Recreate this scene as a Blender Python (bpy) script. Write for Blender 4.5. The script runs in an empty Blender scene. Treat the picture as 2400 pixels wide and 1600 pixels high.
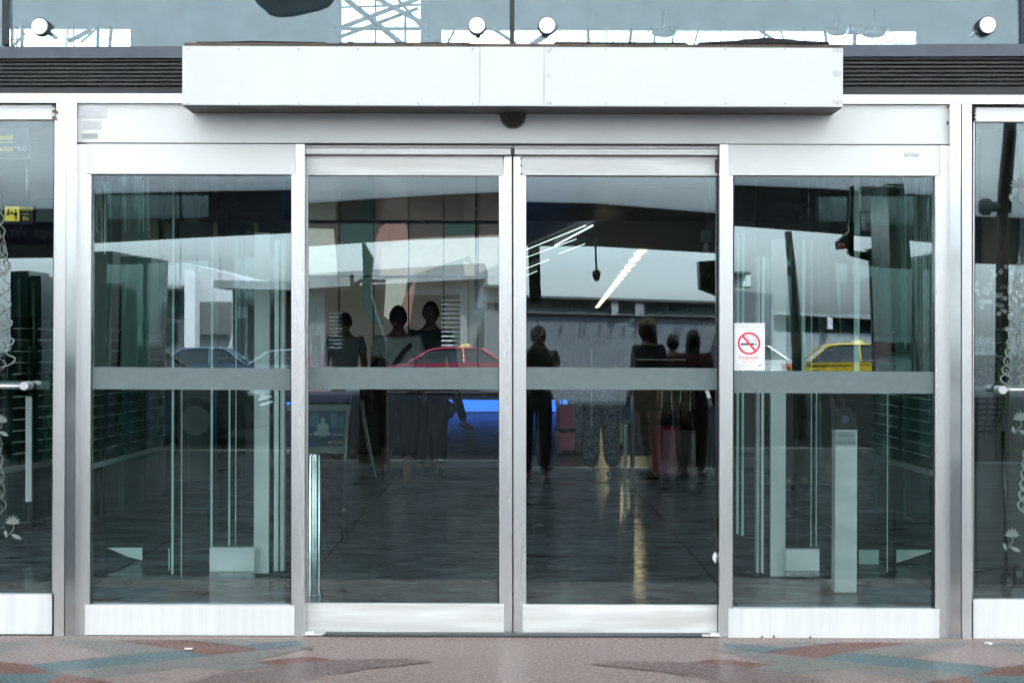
import bpy, bmesh, math, random
from mathutils import Vector, Matrix
random.seed(7)
S = bpy.context.scene
C = S.collection
R = math.radians

# ------------------------------------------------------------------ camera, sky, sun, exposure
F = 4437.0          # focal length in pixels of the 2400 px wide photograph
D = 9.0             # metres from the lens to the front of the doors
H = 1.4             # lens height
ROLL = 0.003
cam = bpy.data.objects.new('camera', bpy.data.cameras.new('camera'))
C.objects.link(cam)
cam.location = (0, -D, H)
cam.rotation_euler = (Matrix.Rotation(R(90), 4, 'X') @ Matrix.Rotation(ROLL, 4, 'Z')).to_euler()
cam.data.sensor_width = 36
cam.data.lens = F / 2400 * 36
cam.data.clip_start = 0.05
cam.data.clip_end = 3000
S.camera = cam

SUN_EL, SUN_AZ = R(52), R(28)
w = bpy.data.worlds.new('World'); S.world = w; w.use_nodes = True
nt = w.node_tree; nd = nt.nodes; bgn = nd['Background']
sky = nd.new('ShaderNodeTexSky'); sky.sky_type = 'NISHITA'; sky.sun_disc = False
sky.sun_elevation = SUN_EL; sky.sun_rotation = SUN_AZ; sky.dust_density = 2.6; sky.air_density = 1.2
hs = nd.new('ShaderNodeHueSaturation'); hs.inputs['Saturation'].default_value = 0.34
tcw = nd.new('ShaderNodeTexCoord'); mpw = nd.new('ShaderNodeMapping'); mpw.inputs['Scale'].default_value = (1, 1, 5)
cl = nd.new('ShaderNodeTexNoise'); cl.inputs['Scale'].default_value = 5; cl.inputs['Detail'].default_value = 5
rmp = nd.new('ShaderNodeMapRange'); rmp.inputs['From Min'].default_value = .35; rmp.inputs['From Max'].default_value = .65
rmp.inputs['To Min'].default_value = .82; rmp.inputs['To Max'].default_value = 1.08
mxw = nd.new('ShaderNodeVectorMath'); mxw.operation = 'SCALE'
L = nt.links
L.new(sky.outputs[0], hs.inputs['Color']); L.new(tcw.outputs['Generated'], mpw.inputs[0]); L.new(mpw.outputs[0], cl.inputs['Vector'])
L.new(cl.outputs[0], rmp.inputs[0]); L.new(hs.outputs[0], mxw.inputs[0]); L.new(rmp.outputs[0], mxw.inputs['Scale'])
tnt = nd.new('ShaderNodeVectorMath'); tnt.operation = 'MULTIPLY'; tnt.inputs[1].default_value = (.73, .81, .89)
L.new(mxw.outputs[0], tnt.inputs[0]); L.new(tnt.outputs[0], bgn.inputs[0]); bgn.inputs[1].default_value = 0.15

sun = bpy.data.objects.new('sun', bpy.data.lights.new('sun', 'SUN')); C.objects.link(sun)
sun.data.energy = 2.3; sun.data.angle = R(5); sun.data.color = (1, .96, .9)
sd = Vector((math.sin(SUN_AZ) * math.cos(SUN_EL), math.cos(SUN_AZ) * math.cos(SUN_EL), math.sin(SUN_EL)))
sun.rotation_euler = sd.to_track_quat('Z', 'Y').to_euler()
sun.location = (0, -30, 40)

S.view_settings.view_transform = 'Standard'; S.view_settings.look = 'None'
S.view_settings.exposure = 3.5; S.view_settings.gamma = 1
S.render.engine = 'CYCLES'
cy = S.cycles
cy.use_denoising = True; cy.max_bounces = 10; cy.transparent_max_bounces = 24; cy.glossy_bounces = 6
cy.diffuse_bounces = 4; cy.transmission_bounces = 6; cy.sample_clamp_indirect = 6
cy.caustics_reflective = False; cy.caustics_refractive = False

# ------------------------------------------------------------------ pixel measures -> metres
def P(px, py, Y=D):
    dx, dy = px - 1200, py - 800
    return (dx + ROLL * dy) * Y / F, H - (dy - ROLL * dx) * Y / F
def X(px, Y=D): return (px - 1200) * Y / F
def Z(py, Y=D): return H - (py - 800) * Y / F
SH = {'lf': 40, 'ls': 0, 'rs': -26, 'rf': 55}
def E(px, py, Y, pane='ls'):
    """a point outside, seen mirrored in a pane: virtual distance Y from the lens"""
    x, z = P(px, py + SH[pane], Y)
    return x, -(Y - D), z

# ------------------------------------------------------------------ materials
MATS = {}
def mat(name, col, rough=.6, metal=0, var=.06, scale=6, stretch=(1, 1, 1), bump=0, bscale=60, spec=.5, emit=0, trans=0, rvar=0, col2=None):
    if name in MATS: return MATS[name]
    m = bpy.data.materials.new(name); m.use_nodes = True
    n = m.node_tree.nodes; l = m.node_tree.links; b = n['Principled BSDF']
    tc = n.new('ShaderNodeTexCoord'); mp = n.new('ShaderNodeMapping'); mp.inputs['Scale'].default_value = stretch
    l.new(tc.outputs['Object'], mp.inputs[0])
    no = n.new('ShaderNodeTexNoise'); no.inputs['Scale'].default_value = scale; no.inputs['Detail'].default_value = 6
    l.new(mp.outputs[0], no.inputs['Vector'])
    mx = n.new('ShaderNodeMix'); mx.data_type = 'RGBA'
    c2 = col2 or tuple(max(0, c * (1 - 2 * var)) for c in col)
    c1 = tuple(min(1, c * (1 + var)) for c in col) if not col2 else col
    mx.inputs['A'].default_value = (*c2, 1); mx.inputs['B'].default_value = (*c1, 1)
    rp = n.new('ShaderNodeMapRange'); rp.inputs['From Min'].default_value = .35; rp.inputs['From Max'].default_value = .62
    l.new(no.outputs[0], rp.inputs[0]); l.new(rp.outputs[0], mx.inputs['Factor'])
    l.new(mx.outputs['Result'], b.inputs['Base Color'])
    b.inputs['Roughness'].default_value = rough; b.inputs['Metallic'].default_value = metal
    b.inputs['Specular IOR Level'].default_value = spec
    if rvar:
        rr = n.new('ShaderNodeMapRange'); rr.inputs['To Min'].default_value = max(.02, rough - rvar); rr.inputs['To Max'].default_value = rough + rvar
        rr.inputs['From Min'].default_value = .3; rr.inputs['From Max'].default_value = .7
        l.new(no.outputs[0], rr.inputs[0]); l.new(rr.outputs[0], b.inputs['Roughness'])
    if bump:
        bn = n.new('ShaderNodeTexNoise'); bn.inputs['Scale'].default_value = bscale; bn.inputs['Detail'].default_value = 3
        l.new(mp.outputs[0], bn.inputs['Vector'])
        bu = n.new('ShaderNodeBump'); bu.inputs['Strength'].default_value = bump; bu.inputs['Distance'].default_value = .01
        l.new(bn.outputs[0], bu.inputs['Height']); l.new(bu.outputs[0], b.inputs['Normal'])
    if emit:
        b.inputs['Emission Color'].default_value = (*col, 1); b.inputs['Emission Strength'].default_value = emit
    MATS[name] = m
    return m

def capped_gloss(m, fac, rough=None):
    """diffuse stone with a thin damp sheen: constant gloss share instead of the strong grazing one"""
    n = m.node_tree.nodes; l = m.node_tree.links; b = n['Principled BSDF']; out = n['Material Output']
    d = n.new('ShaderNodeBsdfDiffuse'); g = n.new('ShaderNodeBsdfGlossy'); mx = n.new('ShaderNodeMixShader'); mx.inputs[0].default_value = fac
    for src, dst in (('Base Color', d.inputs[0]), ('Normal', d.inputs['Normal']), ('Normal', g.inputs['Normal']), ('Roughness', g.inputs['Roughness'])):
        if b.inputs[src].links: l.new(b.inputs[src].links[0].from_socket, dst)
        elif src == 'Roughness': dst.default_value = b.inputs[src].default_value
    l.new(d.outputs[0], mx.inputs[1]); l.new(g.outputs[0], mx.inputs[2]); l.new(mx.outputs[0], out.inputs[0])
    return m
def glass(name, tint=(.80, .89, .86), refl=.085, rough=0, wav=0):
    m = bpy.data.materials.new(name); m.use_nodes = True
    n = m.node_tree.nodes; l = m.node_tree.links
    n.remove(n['Principled BSDF']); out = n['Material Output']
    t = n.new('ShaderNodeBsdfTransparent'); g = n.new('ShaderNodeBsdfGlossy'); mx = n.new('ShaderNodeMixShader')
    t.inputs[0].default_value = (*tint, 1); g.inputs['Roughness'].default_value = rough; g.inputs[0].default_value = (.85, .94, 1, 1)
    lw = n.new('ShaderNodeFresnel'); lw.inputs[0].default_value = 1.5
    mr = n.new('ShaderNodeMapRange'); mr.inputs['From Min'].default_value = .04; mr.inputs['From Max'].default_value = 1
    mr.inputs['To Min'].default_value = refl; mr.inputs['To Max'].default_value = 1
    l.new(lw.outputs[0], mr.inputs[0]); l.new(mr.outputs[0], mx.inputs[0])
    l.new(t.outputs[0], mx.inputs[1]); l.new(g.outputs[0], mx.inputs[2]); l.new(mx.outputs[0], out.inputs[0])
    if wav:
        tc = n.new('ShaderNodeTexCoord'); no = n.new('ShaderNodeTexNoise'); no.inputs['Scale'].default_value = 1.6; no.inputs['Detail'].default_value = 1
        bu = n.new('ShaderNodeBump'); bu.inputs['Strength'].default_value = wav; bu.inputs['Distance'].default_value = .01
        l.new(tc.outputs['Object'], no.inputs['Vector']); l.new(no.outputs[0], bu.inputs['Height']); l.new(bu.outputs[0], g.inputs['Normal'])
    return m
def translucent(name, col, tcol, f=.5):
    m = bpy.data.materials.new(name); m.use_nodes = True
    n = m.node_tree.nodes; l = m.node_tree.links; n.remove(n['Principled BSDF'])
    d = n.new('ShaderNodeBsdfDiffuse'); t = n.new('ShaderNodeBsdfTranslucent'); mx = n.new('ShaderNodeMixShader')
    tc = n.new('ShaderNodeTexCoord'); no = n.new('ShaderNodeTexNoise'); no.inputs['Scale'].default_value = .25; no.inputs['Detail'].default_value = 6
    l.new(tc.outputs['Object'], no.inputs['Vector'])
    mc = n.new('ShaderNodeMix'); mc.data_type = 'RGBA'; mc.inputs['A'].default_value = (*[c * .88 for c in tcol], 1); mc.inputs['B'].default_value = (*tcol, 1)
    l.new(no.outputs[0], mc.inputs['Factor']); l.new(mc.outputs['Result'], t.inputs[0])
    d.inputs[0].default_value = (*col, 1); mx.inputs[0].default_value = f
    l.new(d.outputs[0], mx.inputs[1]); l.new(t.outputs[0], mx.inputs[2]); l.new(mx.outputs[0], n['Material Output'].inputs[0])
    return m

ALU = mat('brushed_aluminium', (.68, .685, .69), .27, .9, .012, 3, (2.5, 2.5, .15), rvar=.02)
ALU2 = mat('polished_aluminium_post', (.66, .68, .70), .15, 1, .06, 2, (1, 1, 1.2), rvar=.05)
PANEL = mat('white_painted_panel', (.82, .82, .82), .42, .0, .02, 2, (1, 1, 1))
WHITE = mat('white_housing_paint', (.70, .70, .695), .45, 0, .01, 2)
KICK = mat('kick_plate_metal', (.76, .76, .76), .42, .3, .03, 3, (9, 9, .5), rvar=.04)
SCUFF = mat('scuffed_plate_metal', (.80, .80, .79), .42, .3, .05, 3, (.6, 1, 7), rvar=.06, col2=(.62, .61, .59))
GASKET = mat('black_gasket', (.012, .012, .013), .5)
DARK = mat('dark_louver_paint', (.035, .036, .038), .5, .2, .05, 3)
SILL = mat('blue_grey_sill_paint', (.09, .105, .13), .5, .1, .06, 12)
FRAMEG = mat('charcoal_mullion', (.03, .032, .035), .45, .3)
BROWN = mat('brown_perforated_metal', (.10, .075, .055), .6, .3, .2, 10)
CABLE = mat('black_foam', (.015, .015, .018), .8, bump=.3)
STEEL = mat('stainless_steel', (.72, .75, .75), .2, 1, .05, 4, (1, 1, 8), rvar=.05)
SATIN = mat('satin_steel_disc', (.62, .63, .64), .3, .85, .12, 1.5, (1, 1, 9))
GL = glass('door_glass', tint=(.83, .91, .90), refl=.094)
GLU = glass('upper_glass', tint=(.76, .90, .94), refl=.085)
GLI = glass('inner_glass', tint=(.86, .95, .92), refl=.04)
FROST = mat('frosted_film', (.125, .165, .17), .55, 0, .04, 30)
ETCH = mat('etched_glass_film', (.15, .185, .175), .6)
BLACK = mat('black_plastic', (.014, .014, .015), .25)
WHITEP = mat('white_paper', (.82, .84, .86), .6, var=.01)
GREYP = mat('grey_print', (.42, .43, .45), .6)
REDP = mat('red_print', (.72, .03, .08), .5)
BLKP = mat('black_print', (.03, .035, .04), .5)
MEMB = translucent('canopy_fabric', (.62, .63, .63), (.82, .83, .82), .62)

# ------------------------------------------------------------------ mesh helpers
def link(name, me, m=None, parent=None):
    o = bpy.data.objects.new(name, me); C.objects.link(o)
    if m: me.materials.append(m)
    if parent: o.parent = parent
    return o
def tag(o, label=None, cat=None, group=None, kind=None):
    if label: o['label'] = label
    if cat: o['category'] = cat
    if group: o['group'] = group
    if kind: o['kind'] = kind
    return o
def thing(name, label, cat, loc=(0, 0, 0), rz=0, group=None):
    o = bpy.data.objects.new(name, None); C.objects.link(o)
    o.location = loc; o.rotation_euler = (0, 0, rz); o.empty_display_size = .1
    return tag(o, label, cat, group)
class B:
    def __init__(s): s.bm = bmesh.new()
    def box(s, x0, x1, y0, y1, z0, z1, bev=0, M=None, mi=0):
        g = bmesh.ops.create_cube(s.bm, size=1)
        T = Matrix.Translation(((x0 + x1) / 2, (y0 + y1) / 2, (z0 + z1) / 2)) @ Matrix.Diagonal((abs(x1 - x0), abs(y1 - y0), abs(z1 - z0), 1))
        if M: T = M @ T
        bmesh.ops.transform(s.bm, matrix=T, verts=g['verts'])
        fs = set(f for v in g['verts'] for f in v.link_faces)
        for f in fs: f.material_index = mi
        if bev:
            es = list(set(e for v in g['verts'] for e in v.link_edges))
            bmesh.ops.bevel(s.bm, geom=es, offset=bev, segments=2, affect='EDGES', profile=.5)
        return s
    def prism(s, pts, y0, y1, mi=0):
        """closed outline in x,z extruded along y"""
        a = [s.bm.verts.new((x, y0, z)) for x, z in pts]; b = [s.bm.verts.new((x, y1, z)) for x, z in pts]
        fs = [s.bm.faces.new(a), s.bm.faces.new(b[::-1])]
        n = len(pts)
        for i in range(n): fs.append(s.bm.faces.new((a[i], b[i], b[(i + 1) % n], a[(i + 1) % n])))
        for f in fs: f.material_index = mi
        bmesh.ops.recalc_face_normals(s.bm, faces=fs)
        return s
    def tube(s, pts, r, n=8, cap=True, flat=1):
        pts = [Vector(p) for p in pts]; k = len(pts)
        rs = r if isinstance(r, (list, tuple)) else [r] * k
        rings = []
        for i, p in enumerate(pts):
            d = (pts[min(i + 1, k - 1)] - pts[max(i - 1, 0)]).normalized()
            up = Vector((0, 1, 0)) if abs(d.y) < .9 else Vector((0, 0, 1))
            u = d.cross(up).normalized(); v = d.cross(u).normalized()
            rings.append([s.bm.verts.new(p + u * math.cos(6.2832 * j / n) * rs[i] + v * math.sin(6.2832 * j / n) * rs[i] * flat) for j in range(n)])
        for i in range(k - 1):
            for j in range(n):
                f = s.bm.faces.new((rings[i][j], rings[i][(j + 1) % n], rings[i + 1][(j + 1) % n], rings[i + 1][j])); f.smooth = True
        if cap:
            s.bm.faces.new(rings[0][::-1]); s.bm.faces.new(rings[-1])
        return s
    def lathe(s, prof, c=(0, 0, 0), axis='Z', n=24):
        """prof: (r, h) along the axis"""
        rings = []
        for r, h in prof:
            ring = []
            for j in range(n):
                a = 6.28318 * j / n; x, y = math.cos(a) * r, math.sin(a) * r
                p = {'Z': (x, y, h), 'Y': (x, h, y), 'X': (h, x, y)}[axis]
                ring.append(s.bm.verts.new((p[0] + c[0], p[1] + c[1], p[2] + c[2])))
            rings.append(ring)
        fs = []
        for i in range(len(rings) - 1):
            for j in range(n):
                f = s.bm.faces.new((rings[i][j], rings[i][(j + 1) % n], rings[i + 1][(j + 1) % n], rings[i + 1][j])); f.smooth = True; fs.append(f)
        fs.append(s.bm.faces.new(rings[0][::-1])); fs.append(s.bm.faces.new(rings[-1]))
        bmesh.ops.recalc_face_normals(s.bm, faces=fs)
        return s
    def ball(s, c, r, sc=(1, 1, 1), n=14, noise=0):
        g = bmesh.ops.create_uvsphere(s.bm, u_segments=n, v_segments=max(6, n * 2 // 3), radius=r)
        for v in g['verts']:
            q = 1 + random.uniform(-noise, noise)
            v.co = Vector((v.co.x * sc[0] * q + c[0], v.co.y * sc[1] * q + c[1], v.co.z * sc[2] * q + c[2]))
        for f in set(f for v in g['verts'] for f in v.link_faces): f.smooth = True
        return s
    def quad(s, *p, mi=0):
        f = s.bm.faces.new([s.bm.verts.new(q) for q in p]); f.material_index = mi; return s
    def rot(s, M):
        bmesh.ops.transform(s.bm, matrix=M, verts=s.bm.verts); return s
    def build(s, name, m, parent=None, mats=None):
        for e in s.bm.edges:
            if len(e.link_faces) == 2 and e.calc_face_angle(0) > .6: e.smooth = False
        me = bpy.data.meshes.new(name); s.bm.to_mesh(me); s.bm.free()
        o = link(name, me, m, parent)
        for q in (mats or []): me.materials.append(q)
        return o
def bxp(px0, px1, py0, py1, y0, y1, bev=.0015, b=None):
    """box whose front face covers a pixel rectangle at world depth y0"""
    Y = y0 + D; b = b or B()
    cx, cz = P((px0 + px1) / 2, (py0 + py1) / 2, Y)
    hw, hh = (px1 - px0) / 2 * Y / F, (py1 - py0) / 2 * Y / F
    return b.box(cx - hw, cx + hw, y0, y1, cz - hh, cz + hh, bev)
def text(name, s, size, loc, m, parent=None, rot=(R(90), 0, 0), align='CENTER', ext=.0004, sx=1):
    cu = bpy.data.curves.new(name, 'FONT'); cu.body = s; cu.size = size; cu.align_x = align; cu.align_y = 'CENTER'; cu.extrude = ext
    o = bpy.data.objects.new(name, cu); C.objects.link(o); cu.materials.append(m)
    bpy.context.view_layer.update()
    me = bpy.data.meshes.new_from_object(o.evaluated_get(bpy.context.evaluated_depsgraph_get()))
    bpy.data.objects.remove(o); o = bpy.data.objects.new(name, me); C.objects.link(o)
    if not me.materials: me.materials.append(m)
    o.location = loc; o.rotation_euler = rot; o.scale = (sx, 1, 1)
    if parent: o.parent = parent
    return o

# ================================================================== SETTING: ground, floor, road
PAVE = [mat('terrazzo_pink', (.27, .205, .185), .26, 0, .05, 60, bump=.03, bscale=150, rvar=.1),
        mat('terrazzo_red', (.15, .060, .045), .3, 0, .05, 60, bump=.03, bscale=150, rvar=.1),
        mat('terrazzo_blue', (.085, .135, .145), .3, 0, .05, 60, bump=.03, bscale=150, rvar=.1),
        mat('terrazzo_grey', (.175, .165, .150), .3, 0, .05, 60, bump=.03, bscale=150, rvar=.1),
        mat('terrazzo_brown', (.165, .115, .105), .28, 0, .05, 60, bump=.03, bscale=150, rvar=.1),
        mat('terrazzo_joint', (.11, .085, .078), .6)]
for m_ in PAVE[:5]: capped_gloss(m_, .15)
def G(px, py, z=0):
    dx, dy = px - 1200, py - 800; dy2 = dy - ROLL * dx
    Y = (H - z) * F / dy2
    return Vector(((dx + ROLL * dy) * Y / F, Y - D, z))
b = B()
b.quad((-40, -1.95, 0), (40, -1.95, 0), (40, -.02, 0), (-40, -.02, 0))
inl = [(3, [(-200, 1500), (90, 1500), (60, 1519), (-80, 1548), (-200, 1560)]),
       (0, [(90, 1500), (150, 1505), (270, 1536), (66, 1557), (0, 1549), (-80, 1548), (60, 1519)]),
       (1, [(265, 1499), (423, 1498), (612, 1522), (490, 1536)]),
       (3, [(130, 1498), (265, 1499), (423, 1522), (270, 1536), (150, 1505)]),
       (2, [(66, 1557), (423, 1522), (490, 1536), (122, 1576)]),
       (1, [(-200, 1530), (0, 1549), (66, 1557), (122, 1576), (143, 1577), (0, 1577), (-200, 1577)]),
       (2, [(-200, 1577), (143, 1577), (105, 1600), (60, 1630), (-200, 1630)]),
       (1, [(143, 1577), (275, 1600), (330, 1630), (60, 1630), (105, 1600)]),
       (3, [(122, 1576), (490, 1536), (612, 1522), (709, 1511), (740, 1513), (590, 1547), (235, 1592), (143, 1577)]),
       (0, [(235, 1592), (430, 1563), (540, 1572), (428, 1602), (400, 1615), (330, 1615)]),
       (3, [(430, 1563), (590, 1547), (645, 1560), (540, 1572)]),
       (3, [(423, 1498), (556, 1497), (640, 1505), (556, 1512)]),
       (2, [(556, 1512), (640, 1503), (709, 1500), (709, 1511), (612, 1522)]),
       (4, [(428, 1602), (500, 1583), (560, 1574), (658, 1565), (790, 1560), (850, 1568), (780, 1580), (690, 1603), (640, 1630), (360, 1630)]),
       (1, [(600, 1550), (680, 1540), (740, 1538), (790, 1547), (700, 1558), (645, 1560)]),
       (4, [(645, 1560), (700, 1551), (800, 1544), (960, 1542), (1020, 1549), (900, 1562), (760, 1572), (658, 1565)]),
       (0, [(690, 1603), (780, 1580), (1000, 1562), (1203, 1553), (1203, 1630), (640, 1630)])]
for k_, (mi, pts) in enumerate(inl):
    for sgn in (0, 1):
        q = [G((px if not sgn else 2406 - px), py + (0 if not sgn else (6 if True else 0)) , .0008 + .00018 * k_) for px, py in pts]
        if sgn: q = q[::-1]
        vs = [b.bm.verts.new(p) for p in q]; f = b.bm.faces.new(vs); f.material_index = mi; bmesh.ops.triangulate(b.bm, faces=[f])
b.bm.normal_update()
for f in b.bm.faces:
    if f.normal.z < 0: f.normal_flip()
o = b.build('pavement', PAVE[0], mats=PAVE[1:]); tag(o, kind='structure')
tag(B().quad((-1500, -1500, -.75), (1500, -1500, -.75), (1500, -13.2, -.75), (-1500, -13.2, -.75)).build('ground', capped_gloss(mat('ground_concrete', (.05, .052, .055), .7), .02)), kind='structure')
tag(B().box(-60, 60, -13.2, -13.0, -.74, .0).build('kerb', mat('kerb_stone', (.35, .34, .33), .8)), kind='structure')
tag(B().box(-120, 120, -49, -13.2, -.74, -.14).build('road', capped_gloss(mat('asphalt', (.030, .031, .033), .6, bump=.2), .02)), kind='structure')
DKP = capped_gloss(mat('added_dark_stone', (.072, .080, .086), .2, 0, .35, 1.6, (1, 3, 1), bump=.1, bscale=30), .07)  # unseen paving, added dark to weaken its reflection in the panes
b = B()
for i in range(-16, 16):
    for j in range(9): b.quad(*[(x_, max(-13, y_), 0) for x_, y_ in ((i * 1.2 + .004, -1.955 - (j + 1) * 1.22 + .008), (i * 1.2 + 1.196, -1.955 - (j + 1) * 1.22 + .008), (i * 1.2 + 1.196, -1.955 - j * 1.22), (i * 1.2 + .004, -1.955 - j * 1.22))])
b.quad((-40, -13, -.004), (40, -13, -.004), (40, -1.95, -.004), (-40, -1.95, -.004))
tag(b.build('added_dark_paving', DKP), kind='structure')
# interior floor: dark tiles, wet sheen
def floor_mat():
    m = bpy.data.materials.new('dark_polished_stone_tiles'); m.use_nodes = True
    n = m.node_tree.nodes; l = m.node_tree.links; b = n['Principled BSDF']
    tc = n.new('ShaderNodeTexCoord'); mp = n.new('ShaderNodeMapping'); mp.inputs['Scale'].default_value = (1.0, 1.9, 1); mp.inputs['Rotation'].default_value = (0, 0, .06)
    no = n.new('ShaderNodeTexNoise'); no.inputs['Scale'].default_value = 3.0; no.inputs['Detail'].default_value = 6; no.inputs['Roughness'].default_value = .6; no.inputs['Distortion'].default_value = .6
    br = n.new('ShaderNodeTexBrick'); br.inputs['Scale'].default_value = 1; br.inputs['Mortar Size'].default_value = .012
    br.inputs['Brick Width'].default_value = 1.2; br.inputs['Row Height'].default_value = 1.2; br.offset = 0
    br.inputs['Color1'].default_value = (1, 1, 1, 1); br.inputs['Color2'].default_value = (.8, .8, .8, 1); br.inputs['Mortar'].default_value = (.25, .25, .25, 1)
    cr = n.new('ShaderNodeValToRGB'); cr.color_ramp.elements[0].position = .36; cr.color_ramp.elements[1].position = .68
    cr.color_ramp.elements[0].color = (.05, .06, .068, 1); cr.color_ramp.elements[1].color = (.34, .38, .41, 1)
    mx = n.new('ShaderNodeMix'); mx.data_type = 'RGBA'; mx.blend_type = 'MULTIPLY'; mx.inputs['Factor'].default_value = 1
    l.new(tc.outputs['Object'], mp.inputs[0]); l.new(mp.outputs[0], no.inputs['Vector']); l.new(tc.outputs['Object'], br.inputs['Vector'])
    l.new(no.outputs[0], cr.inputs[0]); l.new(cr.outputs[0], mx.inputs['A']); l.new(br.outputs[0], mx.inputs['B']); l.new(mx.outputs['Result'], b.inputs['Base Color'])
    rr = n.new('ShaderNodeMapRange'); rr.inputs['To Min'].default_value = .03; rr.inputs['To Max'].default_value = .10; l.new(no.outputs[0], rr.inputs[0]); l.new(rr.outputs[0], b.inputs['Roughness'])
    n2 = n.new('ShaderNodeTexNoise'); n2.inputs['Scale'].default_value = 5; n2.inputs['Detail'].default_value = 3; mp2 = n.new('ShaderNodeMapping'); mp2.inputs['Scale'].default_value = (1, 2.5, 1)
    l.new(tc.outputs['Object'], mp2.inputs[0]); l.new(mp2.outputs[0], n2.inputs['Vector'])
    bu = n.new('ShaderNodeBump'); bu.inputs['Strength'].default_value = .5; bu.inputs['Distance'].default_value = .004
    l.new(n2.outputs[0], bu.inputs['Height']); l.new(bu.outputs[0], b.inputs['Normal'])
    return capped_gloss(m, .26)
tag(B().quad((-40, -.02, -.003), (40, -.02, -.003), (40, 141, -.003), (-40, 141, -.003)).build('floor', floor_mat()), kind='structure')
FLOORSHEEN = mat('painted_floor_sheen', (.55, .58, .60), .2, 0, .15, 4, (1, 4, 1))  # pale colour stands in for far openings reflected in the floor
b = B()
b.quad((-12, 12.0, .002), (14, 12.0, .002), (14, 14.2, .002), (-12, 14.2, .002))
b.quad((-12, 9.9, .002), (14, 9.9, .002), (14, 10.0, .002), (-12, 10.0, .002))
tag(b.build('floor_sheen_band', FLOORSHEEN), kind='structure')

# ================================================================== BUILDING SHELL
WALLD = mat('dark_interior_wall', (.05, .052, .055), .5, 0, .15, 2)
CEIL = mat('dark_ceiling', (.035, .028, .025), .5, 0, .15, 6)
CEILG = mat('glossy_rippled_ceiling', (.022, .022, .026), .12, 0, .2, 2, (1, 3, 1), bump=1.0, bscale=2.2)
ROOFG = mat('hall_grey', (.22, .25, .26), .7, 0, .08, 1)
SLABE = mat('hall_light_grey', (.3, .33, .34), .7)
bd = thing('terminal_building', 'glass fronted terminal hall behind the sliding entrance doors', 'building', (0, 0, 0))
b = B(); b.box(-40, 40, 15.2, 141, 3.2, 3.45); b.build('hall_ceiling', CEIL, bd)
b = B(); b.box(-40, 40, 2.6, 15.0, 2.93, 3.08); b.build('glossy_ceiling', capped_gloss(CEILG, .28), bd)
b = B(); b.box(-40, 40, .25, 2.6, 2.70, 2.76); b.build('lobby_ceiling', WALLD, bd)
b = B(); b.box(-40.3, -40, 0, 141, 0, 16).box(40, 40.3, 0, 141, 0, 16).box(-40, 40, 141, 141.3, 0, 3.2); b.build('wall', WALLD, bd)
b = B(); b.box(-40, 40, .3, 62, 16, 16.3); b.build('roof', ROOFG, bd)
# upper wall far behind with the bright openings
b = B(); YB = 60.0; y = YB - D
def strip(px0, px1, py0, py1, b, y0=y, th=.3):
    x0, _ = P(px0, 60, y0 + D); x1, _ = P(px1, 60, y0 + D); _, za = P(1200, py0, y0 + D); _, zb = P(1200, py1, y0 + D)
    b.box(x0, x1, y0, y0 + th, zb, za)
_, ztop = P(1200, 69, YB); _, zbot = P(1200, 118, YB)
xs = [P(p, 60, YB)[0] for p in (-400, 28, 305, 800, 985, 1035, 2150, 2800)]
b.box(-40, xs[1], y, y + .3, 3.5, 16)
b.box(xs[2], xs[3], y, y + .3, 3.5, 16)
b.box(xs[4], xs[5], y, y + .3, 3.5, 16)
b.box(xs[6], 40, y, y + .3, 3.5, 16)
b.box(xs[1], xs[2], y, y + .3, ztop, 16); b.box(xs[5], xs[6], y, y + .3, ztop, 16)
b.box(xs[1], xs[2], y, y + .3, 3.5, zbot - .3); b.box(xs[5], xs[6], y, y + .3, 3.5, zbot - .3); b.box(xs[3], xs[4], y, y + .3, 3.5, zbot - .3)
b.build('far_wall', ROOFG, bd)
TR = mat('truss_steel', (.13, .16, .165), .5, .2)
def truss(name, segs, Y0, label):
    b = B()
    for (a, c, d, e, wd) in segs:
        x0, z0 = P(a, c, Y0); x1, z1 = P(d, e, Y0)
        b.tube([(x0, Y0 - D, z0), (x1, Y0 - D, z1)], wd * Y0 / F / 2, 6)
    return tag(b.build(name, TR), label, 'roof truss', 'steel trusses under the hall roof')
segs = [(800, -10, 1000, 150, 14), (800, 65, 1000, -10, 12), (790, 90, 980, 20, 10), (880, -20, 880, 115, 5), (950, 30, 950, 115, 7), (780, 68, 985, 68, 9), (860, -15, 1000, 60, 12), (790, 18, 985, 12, 6), (925, -10, 1010, 90, 8), (815, 100, 900, 125, 10)]
truss('roof_truss', segs, 52, 'crossed diagonal steel truss behind the upper window above the left part of the white housing')
segs = []
for px in (40, 52, 160, 172, 230, 262): segs.append((px, 60, px + random.randint(-6, 6), 118, random.choice([4, 6, 9])))
segs += [(120, 70, 175, 96, 3), (160, 98, 215, 70, 12), (25, 92, 310, 92, 2.5), (60, 78, 30, 110, 7), (190, 100, 235, 60, 6)]
truss('roof_truss', segs, 50, 'small steel lattice seen at the left end of the upper window')
segs = [(1040, 93, 2160, 92, 2.2)]
for px in range(1060, 2150, 52):
    segs.append((px + random.randint(-14, 14), 62, px + random.randint(-10, 10), 116, random.choice([2, 3, 5, 8])))
    if random.random() < .8:
        q = random.randint(0, 30); segs.append((px + q, 66, px + q + random.choice([-50, 55, 60]), 104, random.choice([1.5, 2, 3])))
segs += [(1150, 64, 1210, 104, 9), (1310, 62, 1240, 110, 13), (1780, 72, 1830, 104, 8), (1050, 100, 1065, 72, 6), (1056, 76, 1085, 98, 3)]
truss('roof_truss', segs, 50, 'long low steel lattice with many struts seen through the right upper window')
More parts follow.
